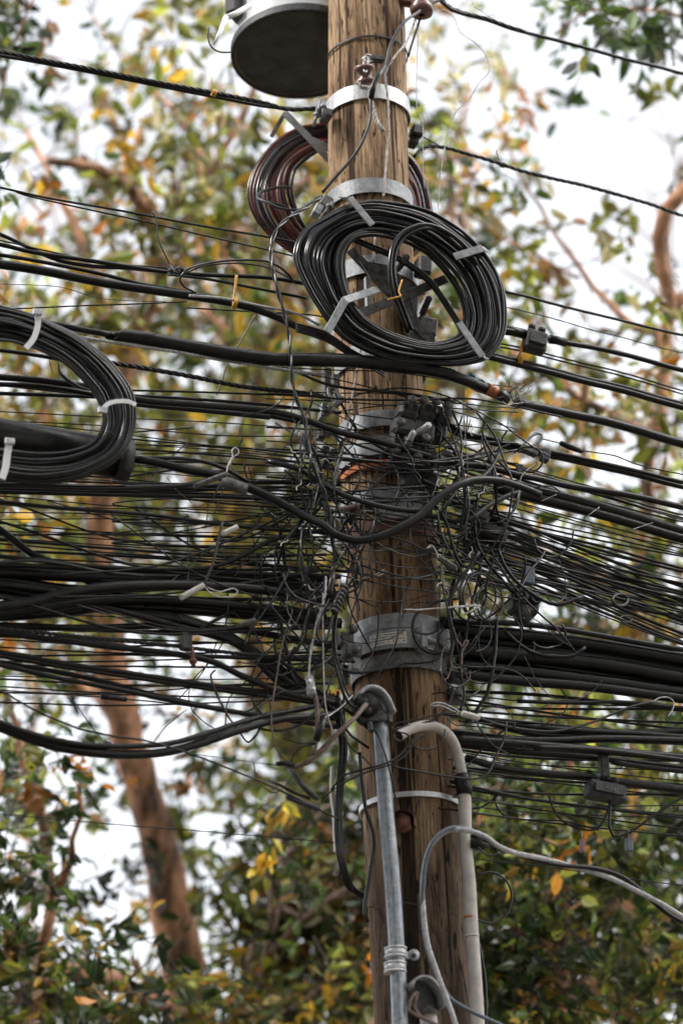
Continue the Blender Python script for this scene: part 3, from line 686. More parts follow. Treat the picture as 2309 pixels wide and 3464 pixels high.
cable(2,'410,48 330,50 260,70 245,100 290,120 360,150 450,155 500,125 560,95',5,[-.1,.05,.15],'grey wire curling from the red-brown coil to the band clamp','grey_cable',ext=False)
LO=[(-300,1230),(459,1405),(-419,1255),(365,1216),(-325,1444),(267,1139),(-227,1521),(110,1062),(0,1034),(40,1626),(442,1503),(-402,1157),(302,1609),(-262,1051),(442,1310),(-130,1020),(170,1640),(-100,1585),(385,1565)]
LI=[(119,1174),(-99,1510),(210,1216),(-190,1474),(302,1308),(-282,1382),(352,1440),(-332,1250),(315,1496),(-295,1194),(210,1535),(-190,1155),(105,1531),(-85,1150),(28,1521),(20,1146),(342,1370),(-320,1320)]
lc=coil('side_cable_coil','coil of glossy black cable at the left edge bound with white ties',LO,LI,(15,1335),.42,.06,30,6.3,['gloss_rubber','gloss_rubber','gloss_rubber','grey_cable'],9)  # some strands coloured grey as highlights on the black cable
for s,w_ in [('182,722 184,780 162,850 125,895',28),('495,125 520,95 570,82 625,85 655,100',22),('48,275 38,330 28,400 10,455',34)]:
    crop=3 if s.startswith('182') else 5
    e=empty('binding_strap',lift(px(crop,s),.5)[0],{'182':'white metal strap across the top of the left coil','495':'white tie round the right side of the left coil','48,':'white strap at the bottom left of the left coil'}[s[:3]],'strap')
    onb(e,'strap','white_plastic',lambda mb:strip(mb,px(crop,s),.52,w_*.7))
    onb(e,'buckle','bright_steel',lambda mb:box(mb,lift(px(crop,s),.53)[0],XA,YA,ZA,.03,.012,.02))
cable(5,'515,228 560,245 610,290',1.6,.51,'thin wire looped across the right side of the left coil','dark_strand',name='wire',ext=False)
# splice closure behind the left coil
sc=empty('splice_closure',at(200,1540,.2),'fat black splice tube behind the left coil','splice closure')
mb=MB(); P=lift([(-420,1430),(0,1484),(430,1556)],.26); tube(mb,P,70*mpp(P[0]),28); mb.build('barrel','rubber',sc)
mb=MB(); P=lift([(395,1552),(440,1560)],.26); tube(mb,P,76*mpp(P[0]),8); mb.build('end_collar','dark_iron',sc)
# ---------------------------------------------------------------- pipes
cd=empty('steel_conduit',at(1290,2600,.2),'grey steel conduit with hooded entrance cap running down the pole front','conduit')
CP=px(8,'668,840 682,1000 700,1307')+[(1328,3000),(1342,3230),(1352,3464),(1360,3800)]
mb=MB(); P=catmull(lift(CP,[.225,.23,.235]),.04); tube(mb,P,[26*mpp(p)*(1+.1*i/len(P)) for i,p in enumerate(P)],20); mb.build('pipe','conduit_steel',cd)
def oring(mb,c,ax,r,w_,n=20): tube(mb,[c-ax*w_/2,c+ax*w_/2],r,n)
ax=(P[0]-P[3]).normalized(); k=mpp(P[0])
onb(cd,'collar','old_steel',lambda mb:(oring(mb,at(1284,2432,.225),ax,.034,.03),box(mb,at(1252,2452,.24),XA,YA,ZA,.012,.02,.04),box(mb,at(1317,2428,.25),XA,YA,ZA,.014,.02,.035)))
hd=onb(cd,'weather_cap','old_steel',lambda mb:(lambda Q:mb.add([q+NRM*e for q in Q for e in (-.03,.05)],[[2*i,2*i+1,2*i+3,2*i+2] for i in range(len(Q)-1)]))(catmull(lift(px(8,'525,730 545,695 590,678 640,690 685,735 712,790 728,830'),.23),.01)))
sol=hd.modifiers.new('thickness','SOLIDIFY'); sol.thickness=.012; sol.offset=0
hd.data.materials[0]=MATS['steel']
onb(cd,'cap_body','dark_iron',lambda mb:prism(mb,px(8,'535,740 560,705 600,690 640,705 680,755 705,820 690,850 630,850 590,840 555,800'),.255,.06))
onb(cd,'entry_plate','rubber',lambda mb:tube(mb,[at(*px(8,'590,760')[0],.25),at(*px(8,'590,760')[0],.275)],.04,24))
for s in ('575,735','600,790'): onb(cd,'entry_hole','dark_iron',lambda mb:tube(mb,[at(*px(8,s)[0],.27),at(*px(8,s)[0],.285)],.013,14))
def pclamp(c,s,lab):
    u,v=px(c,s)[0]; e=empty('pipe_clamp',at(u,v,.23),lab,'pipe clamp')
    onb(e,'saddle','bright_steel',lambda mb:(oring(mb,at(u,v,.23),ZA,.0335,.030),oring(mb,at(u,v+14,.23),ZA,.0355,.006),oring(mb,at(u,v-14,.23),ZA,.0355,.006))); return e
e=pclamp(9,'308,680','bright steel clamp with a side ear on the grey conduit'); onb(e,'ear','bright_steel',lambda mb:(box(mb,at(*px(9,'365,690')[0],.2),XA,YA,ZA,.05,.006,.022),tube(mb,[at(*px(9,'388,688')[0],.2),at(*px(9,'388,688')[0],.21)],.018,14)))
onb(e,'ear_bolt','dark_iron',lambda mb:tube(mb,[at(*px(9,'388,690')[0],.2),at(*px(9,'388,690')[0],.222)],.008,6))
pclamp(9,'306,745','bright steel clamp on the grey conduit, just beneath the eared one')
pv=empty('pvc_pipe',at(1580,3000,.15),'off-white plastic pipe bending over at its top on the right of the pole','pipe')
P=catmull(lift(px(8,'778,942 800,925 850,900 910,883 980,882 1045,910 1095,965 1125,1040 1142,1110 1155,1180'),[.26,.24,.2,.18]),.012); k=mpp(P[0])
o=onb(pv,'gooseneck','pvc',lambda mb:(tube(mb,P,[21*k*.86 if i>2 else 21*k*.92 for i in range(len(P))],20,caps=False)))
onb(pv,'mouth','dark_iron',lambda mb:tube(mb,[P[0]+(P[1]-P[0])*.4,P[0]+(P[1]-P[0])*.9],21*k*.80,16))
onb(pv,'coupling','rubber',lambda mb:tube(mb,catmull(lift(px(8,'1153,1170 1163,1240 1168,1290'),.18),.02),.0265,18))
onb(pv,'pipe','pvc',lambda mb:tube(mb,catmull(lift(px(8,'1160,1280 1168,1307')+px(9,'612,200 628,350 640,560 655,780 668,991')+[(1625,3800)],.18),.03),.0215,18))
onb(pv,'joint_ring','pvc',lambda mb:tube(mb,lift(px(9,'641,600 642,612'),.18),.0235,18))
onb(pv,'rust_stain','rust',lambda mb:tube(mb,lift(px(9,'636,520 636,530'),.18),.0217,12))
wh=empty('weatherhead',at(1440,3420,.2),'small pipe entrance cap at the bottom edge of the pole','weatherhead')
h2=onb(wh,'weather_cap','steel',lambda mb:(lambda Q:mb.add([q+NRM*e for q in Q for e in (-.03,.05)],[[2*i,2*i+1,2*i+3,2*i+2] for i in range(len(Q)-1)]))(catmull(lift(px(9,'358,850 368,815 400,800 440,808 470,840 490,880 500,930'),.23),.01)))
sol=h2.modifiers.new('thickness','SOLIDIFY'); sol.thickness=.008; sol.offset=0
onb(wh,'cap_body','dark_iron',lambda mb:prism(mb,px(9,'370,850 385,825 420,815 455,835 480,890 480,940 420,930 400,880'),.235,.05))
onb(wh,'collar','old_steel',lambda mb:tube(mb,[at(*px(9,'450,955')[0],.21),at(*px(9,'445,915')[0],.21)],.033,18))
onb(wh,'pipe','pvc',lambda mb:tube(mb,[at(*px(9,'450,945')[0],.21),at(*px(9,'465,1100')[0],.21)],.027,18))
for i,s in enumerate(['400,850 372,890 365,930 400,955 450,975 520,1010','405,850 395,890 390,920 420,960 470,985 520,1020']): cable(9,s,6,.27,'pair of brown wires bending out of the bottom entrance cap','brown_cable',name='wire',group='wires from the bottom entrance cap',ext=False)
cable(8,'590,752 560,785 530,825 480,870 430,915 380,965 330,1020 290,1060 250,1090 180,1122 130,1118 108,1100',8.5,[.3,.34,.3,.26],'brown cable curving down from the conduit cap to the left','brown_cable',ext=False)
# ---------------------------------------------------------------- traced cables
TW=dict(m='dark_strand',tw=3)
C_=cable
C_('s','0,175 115,198 287,230 574,287 727,315 900,350 970,370 1075,366',8,[-.05,.05],'top left cable running down to the clamp above the red-brown coil','dark_strand',tw=3,pitch=10)
C_('s','0,188 300,243 574,298 740,330 900,360 1075,372',6,[-.05,.04],'cable lashed under the top left strand','rubber')
C_(12,'150,0 215,55 300,85 420,115 560,165 650,190 830,235 1000,280 1250,350 1400,385 1568,430',6.5,[.05,.0],'topmost cable right of the pole, wrapped near its start','rubber')
C_(12,'150,-10 215,48 300,80 420,110 560,160 650,188',8,.04,'wire wrapped round the start of the topmost right cable',name='wire',**TW)
C_(12,'0,915 40,875 90,855 170,860 300,895 500,955 600,990 800,1040 1000,1085 1200,1140 1400,1200 1568,1260',6.8,[.05,-.03],'second cable right of the pole under the band clamp','dark_strand',tw=3)
C_(12,'45,795 110,830 170,862',2.5,.02,'short tail from the band clamp to the second right cable','dark_strand',name='wire',ext=False)
C_(13,'400,750 560,785 700,825 900,875 1150,935 1350,985 1568,1035',5,[.1,.05],'black cable leaving the right of the big coil','rubber')
C_(13,'400,850 600,895 800,950 1000,1010 1150,1045 1350,1100 1568,1150',2.2,.05,'very thin wire below the cable at the right of the big coil','dark_strand',name='wire')
C_(13,'300,975 390,1000 520,1020 680,1055 800,1085 1000,1120 1200,1165 1400,1220 1568,1265',9,[.15,.08],'black cable passing through the small box right of the coil')
C_(13,'690,1062 740,1068 800,1085',15,.12,'thick sleeve right of the small cable box',name='cable_sleeve',cat='sleeve',ext=False)
C_(13,'385,1000 450,1008 530,1028',17,.13,'thick sleeve left of the small cable box',name='cable_sleeve',cat='sleeve',ext=False)
for dy,r_ in ((0,3.5),(22,3.5)): C_(13,' '.join('%d,%d'%(a,b+dy) for a,b in ((370,1090),(500,1115),(700,1165),(900,1215),(1100,1262),(1300,1318),(1568,1400))),r_,[.1,.05],'one of two thin cables under the small cable box',group='thin cable pair under the box')
C_(6,'420,-10 620,40 800,85 1000,140 1200,185 1568,288',9,[.12,.06],'upper cable of the thick pair crossing under the yellow tie at right')
C_(6,'420,8 620,60 800,105 1000,158 1200,205 1568,308',11,[.12,.06],'lower cable of the thick pair crossing under the yellow tie at right')
# spiral wrapped main cable
sw=empty('wrapped_cable',at(1250,1240,.3),'thick black cable with spiral wrap crossing right in front of the pole','cable')
WP=[(378,1132),(491,1146),(632,1171),(772,1195),(900,1213),(1052,1217),(1190,1221),(1331,1235),(1475,1256),(1578,1288),(1645,1315)]
P=catmull(lift(WP,[.28,.3,.34,.34,.26]),.012); k=mpp(P[0]); n=len(P)
T_,N_=frames(P); L=0; rad=[]
for i in range(n):
    if i: L+=(P[i]-P[i-1]).length
    ph=(L/(.115))%1; base_=22.5 if i<n*.7 else 22.5-6*(i-n*.7)/(n*.3); rad.append(base_*k*min(1,.45+i/n/.05*.55))
onb(sw,'core','rubber',lambda mb:tube(mb,P,[r_*.97 for r_ in rad],20))
# the overlapping wrap: a ribbon wound as a helix
def wrap(mb,P,rad,pitch,th=.0015):
    T,N_=frames(P); L=0; S=12; V=[];Fc=[]; cnt=0; 
    Ls=[0]
    for i in range(1,len(P)): Ls.append(Ls[-1]+(P[i]-P[i-1]).length)
    tot=Ls[-1]; m=int(tot/pitch*48); j=0
    for q in range(m):
        s=tot*q/m
        while j<len(P)-2 and Ls[j+1]<s: j+=1
        f=(s-Ls[j])/(Ls[j+1]-Ls[j]+1e-9); c=P[j].lerp(P[j+1],f); a=-2*math.pi*s/pitch; t=T[j]; nn=N_[j]*math.cos(a)+t.cross(N_[j])*math.sin(a); r_=rad[j]
        V+=[c+nn*(r_+th*.7)-t*pitch*.492,c+nn*(r_+th)+t*pitch*.492,c+nn*(r_-.001)+t*pitch*.493,c+nn*(r_-.001)-t*pitch*.493]
        if q:
            b0=(q-1)*4;b1=q*4
            for e in range(4): Fc.append([b0+e,b0+(e+1)%4,b1+(e+1)%4,b1+e])
    mb.add(V,Fc,False)
onb(sw,'spiral_wrap','rubber',lambda mb:wrap(mb,P,rad,.105))
for s,m,r_ in (('1250,970 1310,1003','teal_tape',20),('1310,1003 1340,1018','grey_cable',18),('1345,1018 1400,1045','orange_tape',17),('1400,1045 1450,1072','grey_cable',15)):
    onb(sw,'tape_band',m,lambda mb:tube(mb,lift(px(2,s),[.26,.25]),[r_*1.32*k,r_*1.2*k],16))
C_('s','100,1088 200,1100 300,1120 378,1132',11,[.25,.28],'bare start of the spiral wrapped cable behind the left coil',ext=False)
C_(6,'600,275 640,285 700,300 900,345 1100,385 1300,440 1568,520',[15,16,15,15],[.22,.15,.1],'thick black cable going on right from the taped splice')
C_(3,'340,835 380,840 550,868 700,890 900,922 1100,958 1300,988 1450,1012 1568,1020',6,[.26,.3,.25],'steel strand running just under the spiral wrapped cable','strand',tw=3,pitch=9,ext=False)
q=random.Random(11)
for i in range(16):
    p0=px(6,'%d,%d'%(q.uniform(540,640),q.uniform(235,300)))[0]; a=q.uniform(0,6.28); pts=[p0]
    for j in range(4): a+=q.uniform(-1,1.4); pts.append((pts[-1][0]+q.uniform(10,30)*math.cos(a),pts[-1][1]+q.uniform(10,30)*math.sin(a)))
    C_('s',pts,1.6,[.27,.3],'loose tie wire end curling off the taped splice',m=q.choice(['strand','dark_strand']),name='wire',cat='wire',group='tie wires on the taped splice',ext=False)
# right-hand cables
C_('s','1480,1405 1562,1461 1661,1484 1748,1507 1841,1525 1922,1542 2038,1568 2154,1594 2309,1632',8,[.15,.1],'upper of a cable pair right of the clamp cluster')
C_('s','1500,1440 1562,1476 1661,1499 1748,1522 1841,1540 1922,1557 2038,1583 2154,1609 2309,1649',8,[.14,.08],'lower of a cable pair right of the clamp cluster')
C_('s','0,1276 140,1287 316,1313 449,1349 700,1372 912,1391 1030,1420 1150,1462 1283,1493 1410,1532 1538,1567 1632,1577 1748,1606 1806,1617 1922,1644 2096,1670 2212,1693 2309,1716',11.5,[.2,.26,.28,.2,.15],'long black cable crossing the whole picture over the pole bands')
C_('s','0,1300 140,1306 316,1335 449,1365 700,1390 912,1412',9,[.18,.2],'cable lashed beneath the long crossing cable at left',ext=True)
for dy,l in ((0,'upper'),(32,'lower')):
    C_(6,' '.join('%d,%d'%(a,b+dy*1.4) for a,b in ((480,735),(600,762),(700,790),(900,838),(1100,892),(1300,950),(1568,1030))),17,[.18,.12],l+' one of the two thickest cables right of the pole, wound with thin wire')
for s in ('740,855 830,815','1010,940 1080,890','1270,1020 1390,980'): C_(6,s,1.3,.22,'thin lashing wire across the two thickest right cables','strand',name='wire',group='lashing wires at right',ext=False)
lp_='0,1663 150,1668' 
C_('s','449,1552 526,1563 631,1588 737,1609 842,1651 947,1700 1027,1745 1091,1774 1130,1806 1200,1828 1283,1815 1359,1780 1429,1736 1474,1691 1538,1646 1602,1624 1691,1626 1742,1640 1825,1672',[15,16,16,15,14,14,14,13,13],[.2,.22,.34,.4,.4,.3],'thick cable dipping in a loop across the pole and rising at right')
C_('s','900,1560 996,1583 1091,1634 1155,1672 1251,1704 1346,1723 1429,1726 1470,1700',10,[.22,.36,.4],'cable meeting the loop from above left on the pole','gloss_rubber',ext=False)
C_('s','1400,1745 1474,1748 1538,1764 1589,1755 1653,1710 1729,1672 1800,1655',9,[.2,.28,.22],'second rising cable under the looping one right of the pole','grey_cable',ext=False)
C_('s','1685,1618 1700,1622',15,.23,'grey tape band on the looping cable right of the pole',m='grey_cable',name='tape_band',cat='tape',ext=False)
# left cables
C_(3,'0,120 200,165 600,235 1000,310 1300,360 1420,385',4.5,[.0,.1],'cable high at left leading to the red-brown coil, upper of two')
C_(3,'60,130 100,150 330,205 700,285 1000,355 1350,435 1450,460',3,[.0,.1],'thinner cable high at left leading to the red-brown coil, lower of two',ext=False)
C_(3,'735,235 752,270 765,370 800,450 830,510',3,.1,'short wire dropping from the high left cables to a knot',name='wire',ext=False)
C_(3,'0,345 130,405 280,470 450,500 600,508 820,530',7,[.1,.12],'upper left black cable sloping down to the knot')
C_(3,'0,375 200,420 500,480 820,510',3,.12,'thin cable beside the sloping one at the knot')
C_(3,'0,395 150,430 450,475 820,530 1000,542 1300,556 1480,585',7.5,[.1,.16],'black cable going on from the knot to the big coil')
C_(3,'820,540 1000,562 1200,600 1480,655',5,.14,'cable under the knot running to the big coil',ext=False)
kn=empty('wire_knot',at(595,915,.14),'tangled wire knot on the upper left cables','knot')
onb(kn,'turns','rubber',lambda mb:[tube(mb,catmull(lift([(595+q.uniform(-30,30),915+q.uniform(-18,18)) for _ in range(6)],[.1,.2,.12,.18]),.008),.003,6) for __ in range(7)])
C_(3,'0,445 200,478 500,540 700,590 830,612 1100,665',7,[.14,.18],'cable on top of the thick one going to the yellow tie')
C_('s','0,894 140,915 351,957 582,992 702,1010 807,1030 912,1062 1017,1111 1100,1143',[18,18,17,16,15,13],[.15,.22,.3],'thick black cable passing through the yellow tie down to the pole',ext=True)
for i in range(4): C_('s',[(1000,1095+i*8),(1100,1125+i*9),(1190,1185+i*8),(1260,1222+i*9),(1300,1245+i*9)],4.5,[.3,.3,.22],'flat grey strand fanning down under the big coil',m='grey_cable',group='strands fanning under the big coil',ext=False)
C_('s','640,1000 760,1010 880,1035 1000,1060 1080,1100',5,.27,'steel strand lying on the thick cable at the yellow tie','strand',tw=3,pitch=8,ext=False)
C_(3,'1140,700 1000,650 940,625 880,590 868,560 900,520 980,490 1150,470 1300,480 1380,530 1420,580',4,[.2,.28,.2],'thin cable looping back left of the big coil','gloss_rubber',ext=False)
C_(3,'900,530 980,500 1150,486 1300,510 1400,560',3,.2,'second thin cable inside the loop left of the big coil',ext=False)
C_(3,'0,585 300,602 460,650 600,665 800,670',1.4,.05,'hair-thin wire at left under the thick cables','dark_strand',name='wire')
C_(3,'-20,705 60,705 400,690 700,680 900,670',3,.05,'thin cable rising right above the left coil','gloss_rubber')
C_(3,'900,700 1150,715 1500,735 1568,745',3,.15,'thin cable running to the pole under the big coil',ext=False)
C_(3,'1230,735 1190,810 1150,880 1100,960 1070,1050 1045,1120',3,.0,'thin slanting brown rod behind the wrapped cable',m='brown_cable',name='wire',ext=False)
C_(3,'0,905 150,925 270,945',7,.3,'cable entering the left coil from the left edge')
C_(3,'270,945 400,955 540,968 700,992 900,1027 1150,1077 1300,1095 1450,1110 1560,1130',9,[.2,.18],'twisted black cable under the wrapped one, left of the pole',ext=False,**{'m':'dark_strand','tw':3,'pitch':9})
C_(3,'240,950 255,1020',1.5,.3,'short wire end hanging above the left coil',name='wire',ext=False)
C_(3,'285,960 290,1010 330,1050 390,1085 450,1100',[3,7,7,3],.3,'crinkled grey cable end left of the coil',m='grey_cable',ext=False)
C_(3,'620,1098 900,1105 1400,1122 1568,1130',4,.15,'straight thin black cable right of the left coil',ext=False)
C_(5,'-10,485 200,492 450,500 700,496 900,485 1000,462 1090,430',9,[.2,.24],'glossy black cable under the left coil','gloss_rubber')
C_(5,'0,520 400,530 900,540 1100,545 1400,560',7,[.1,.15],'straight black cable under the left coil, lower one')
C_(5,'0,505 300,512 600,516 900,512 1200,500 1400,495',6,[.05,.1],'straight black cable under the left coil, behind the glossy one')
C_(5,'620,360 750,355 900,360 1000,378 1080,405 1200,470',7,[.2,.24],'cable arching right from the splice tube','gloss_rubber',ext=False)
C_(5,'1070,465 1190,510',20,[.25,.27],'grey sleeve on the thick cable left of the tangle',m='old_steel',name='cable_sleeve',cat='sleeve',ext=False)
C_(5,'0,860 150,850 280,862 500,905 700,925',6,[.25,.2],'pale-edged cable at left above the thickest one','grey_cable')
C_(5,'-10,905 300,922 600,935 900,940 1100,935 1568,960',21,[.12,.12],'very thick black cable low left, upper of two')
C_(5,'0,830 200,850 500,882 900,892 1050,875 1200,810 1300,755 1450,722 1568,700',8,[.15,.22],'cable bowing up toward the pole above the thickest left cable')
C_(5,'-10,1072 150,1052 300,1012 500,982 700,970 900,970 1200,985 1400,1010 1568,1040',[24,22,20,18,17],[.22,.24,.2],'very thick black cable low left, humped one')
C_(5,'-10,1112 200,1082 400,1052 600,1040 800,1042 1000,1055 1568,1115',17,[.14,.14],'thick black cable just under the humped one')
C_(5,'0,700 60,745 150,815 300,880 450,960 600,1012 720,1060',13,[.1,.12],'black cable slanting steeply down at left')
C_('s','0,1990 200,2030 400,2062 498,2081 612,2100 765,2153 842,2200 918,2260 1000,2330 1071,2370 1150,2420',14,[.1,.15],'black cable slanting down to the lower left of the pole')
C_(10,'0,20 250,60 500,85 700,100 850,130 1000,190 1100,250 1250,350 1350,420 1480,480',13,[.1,.14],'black cable slanting down to the lower clamp')
C_(10,'0,165 200,185 400,205 600,225 800,245 900,258 1100,280 1400,300 1568,310',7.5,[.2,.25],'twisted steel strand with a clamp, low left','dark_strand',tw=3,pitch=9)
C_(10,'0,185 250,215 500,247 700,268 850,290 950,315 1050,365 1150,410 1250,450 1490,495',11,[.17,.22],'black cable hung under the clamped strand')
e=empty('strand_clamp',at(*px(10,'825,240')[0],.24),'dark square clamp on the twisted strand at left','clamp')
onb(e,'body','dark_iron',clampblk(*px(10,'822,228')[0],.24,5,.035,.03,.05)); onb(e,'hanging_bolt','rust_dark',lambda mb:bolt(mb,at(*px(10,'848,250')[0],.25),-ZA*1+XA*.1-NRM*.1,.007,.06))
C_(10,'0,270 300,322 600,367 900,412 1250,455 1490,480',9,[.15,.2],'straight black cable low left, third under the clamped strand')
C_(10,'0,290 300,340 600,385 900,430 1250,475 1490,510',6,[.1,.15],'straight black cable low left, fourth under the clamped strand')
C_(10,'0,325 200,372 450,420 700,470 900,510 1200,560 1490,600',9,[.15,.2],'straight black cable low left, lowest of the straight bunch')
C_(10,'445,465 560,478',10,.2,'short black splice sleeve on a thin wire low left',name='cable_sleeve',cat='sleeve',ext=False)
C_(10,'0,438 200,450 450,467 560,478 700,490 1000,530 1250,560',3,.18,'thin wire through the short splice sleeve',name='wire')
C_('s',[(x,2000+y*.7653) if False else (x*.7653,2000+y*.7653) for x,y in ((0,600),(100,640),(250,685),(400,712),(600,722),(750,708),(900,668),(1050,617),(1180,580),(1290,560),(1400,555),(1500,535))],[15,17,18,17,15,12],[.3,.34,.3,.2],'fat sagging black cable loop low left of the pole',ext=True)
C_('s',[(x*.7653,2000+y*.7653-16) for x,y in ((0,600),(100,640),(250,680),(400,702),(600,706),(750,694),(900,655),(1050,605),(1180,570),(1290,550),(1480,510))],10,[.33,.36,.32,.2],'thinner cable strapped on top of the sagging one low left')
e=empty('cable_strap',at(*px(10,'470,700')[0],.34),'black strap round the sagging cable','strap'); onb(e,'buckle','dark_iron',clampblk(*px(10,'472,676')[0],.34,5,.026,.03,.012))
onb(e,'loop','dark_iron',lambda mb:tube(mb,lift(px(10,'462,706 480,707'),.33),24*mpp(at(360,2540,.33)),16))
C_(10,'0,440 130,512 300,590 450,632 650,662 800,705 950,760 1100,820 1280,900 1400,960 1500,1010',4,[.3,.38,.36,.25],'thin cable slanting across the sagging one to the pole')
C_(10,'1268,905 1405,962',11,[.3,.28],'black wedge clamp on the slanting thin cable','dark_iron',name='wedge_clamp',cat='clamp',ext=False)
C_(10,'300,465 350,520 400,590 460,672',2,.3,'thin wire dropping to the strap of the sagging cable',name='wire',ext=False)
C_(10,'830,520 740,590 700,640 665,685',2,.3,'thin wire slanting down left to the sagging cable',name='wire',ext=False)
C_(10,'950,350 932,370 940,410 1000,540 1050,610 1090,665 1120,650 1160,590',4,[.25,.3,.3,.2],'wire dropping in a V at low left of the pole',name='wire',ext=False)
C_(11,'0,70 500,115 1000,155 1300,180 1480,197',2,[.15,.1],'lone thin wire low across the left trees',name='wire')
C_(10,'820,715 1000,740 1230,770',1.5,.3,'thin wire running to the brown cable tip',name='wire',ext=False)
# the twisted pair and drops on the pole
C_('s','1560,-30 1440,20 1415,40 1365,77 1320,153 1304,222 1277,268 1258,321 1250,413 1220,490 1190,536 1136,597 1090,650',5.5,[.15,.25,.26,.24,.2],'grey cable winding down the upper pole front to the left clamp',m='grey_cable',ext=False)
C_('s','1255,330 1262,290 1275,262 1300,225',10,.265,'dark tape wound on the cable below the insulator',name='tape_wrap',cat='tape',ext=False)
C_('s','1411,46 1373,145 1335,191 1304,245 1312,344 1312,459 1296,666',4.5,[.15,.26,.24,.22],'pale twisted strand hanging down the pole front',m='pale_wire',tw=2,pitch=14,ext=False)
C_('s','1268,800 1262,887',4.5,.2,'pale strand showing inside the ring of the big coil',m='pale_wire',ext=False)
C_('s','1219,1182 1205,1266 1184,1378 1170,1470 1150,1560 1130,1650',3.5,[.2,.24,.22],'pale strand running down left on the pole below the coil',m='pale_wire',tw=2,pitch=14,ext=False)
C_('s','1426,30 1418,70 1395,140 1380,190',4.5,.15,'black cable at the top right edge of the pole',ext=False)
C_(12,'0,-20 5,60 20,200 15,450 20,650 45,700 50,850 52,1000 60,1100',1.6,.1,'thin wire hanging right of the upper pole','strand',name='wire',ext=False)
C_(12,'90,70 180,60 230,100 270,190 370,260 430,350 435,420 380,480 320,580 240,660 200,780 175,880 150,1050 140,1207',1.8,.1,'long thin curly wire hanging in the sky right of the pole','strand',name='wire',ext=False)
C_(12,'340,0 350,40 400,70 440,100 475,95 460,85 430,95',1.5,.1,'small curled wire at the top right cable','strand',name='wire',ext=False)
C_(14,'1232,165 1225,210 1245,275 1290,305 1365,308',3,.1,'thin hook of wire left of the transformer','rubber',name='wire',ext=False)
tp='1087,664 1030,705 981,733 938,775 917,831 921,902 938,979 960,1056 977,1133 984,1217 991,1301 1001,1343 1031,1423 1037,1506 1066,1595 1098,1672 1114,1748 1123,1825 1136,1902'
C_('s',tp,7.5,[.22,.3,.34,.36,.36,.34,.3],'twisted pair of black wires dropping from the coil clamp through the tangle',m='gloss_rubber',tw=2,pitch=22,ext=False)
# terminations beside the pole
for i,(s,l) in enumerate([('395,50 420,30 430,-20','left'),('440,90 460,60 470,20','right')]): pass
C_(8,'385,120 375,80 385,30 395,-10',10,[.38,.38],'black ribbed cable boot beside the pole, left one','rubber',name='cable_boot',cat='boot',ext=False)
C_(8,'400,210 415,150 445,90 462,60',13,[.38,.38],'black ribbed cable boot beside the pole, right one','rubber',name='cable_boot',cat='boot',ext=False)
for t in range(7):
    f=t/6; x=402+f*58; y=205-f*140
    e=cable(8,[px(8,'%f,%f'%(x-4,y+5))[0],px(8,'%f,%f'%(x+4,y-5))[0]],15.5,.38,'','dark_iron',name='rib',ext=False,parent=None); e.name='boot_ring'; tag(e,'raised ring on the right ribbed boot','ring','rings on the right ribbed boot')
C_(8,'385,120 350,180 320,240 302,300 302,350 325,385 355,375 372,320 385,250 398,200',5,.37,'black wire hanging in a loop from the ribbed boots','gloss_rubber',name='wire',ext=False)
C_(8,'415,200 395,350 398,470 430,600 460,700 500,760 550,775',6,[.36,.34,.28],'black cable falling from the ribbed boots to the conduit cap','gloss_rubber',ext=False)
C_(8,'425,180 405,330 410,450 445,590 480,690 520,740',4,[.37,.35,.28],'second black cable falling from the ribbed boots','gloss_rubber',ext=False)
C_(8,'352,0 345,120 300,260 275,380 258,480 250,600',4,.34,'pale twisted strand ending at the clear connector','strand',tw=2,pitch=14,ext=False)
C_(8,'285,690 300,760 302,850 298,920 290,1000 275,1050',8,.33,'brown insulated lead below the clear connector','brown_cable',ext=False)
e=empty('clear_connector',at(1050,2325,.34),'small translucent screw connector on the hanging strand','connector')
x,z=rotaxes(-10)
onb(e,'housing','clear_plastic',lambda mb:(box(mb,at(1048,2305,.34),x,YA,z,.022,.02,.035),box(mb,at(1052,2335,.34),x,YA,z,.026,.022,.03)))
onb(e,'screw','bright_steel',lambda mb:(bolt(mb,at(1042,2310,.35),NRM,.004,.015),bolt(mb,at(1055,2335,.35),NRM,.004,.015)))
C_(8,'335,100 335,400 340,600 348,750 370,850 395,920',2.6,.35,'pale thin wire hanging straight beside the clear connector','pale_wire',name='wire',ext=False)
C_(8,'345,835 318,900 295,965',[11,14,12],.35,'black wedge clamp hanging left of the conduit cap','rubber',name='wedge_clamp',cat='clamp',ext=False,sides=6)
for s,l in (('340,830 370,820 400,800 440,770 480,730 510,700','thin pale wire from the hanging wedge to the cap'),('290,980 230,985 180,980 100,950','wire leaving the hanging wedge leftward'),('300,985 200,1010 150,1070 155,1100','wire curving down from the hanging wedge'),):
    C_(8,s,2.5,[.34,.3],l,m='strand' if 'pale' in l else 'rubber',name='wire',ext=False)
C_(8,'60,1105 110,1100 165,1110',[8,10,9],.3,'black end cap on the brown cable','rubber',name='end_cap',cat='cap',ext=False)
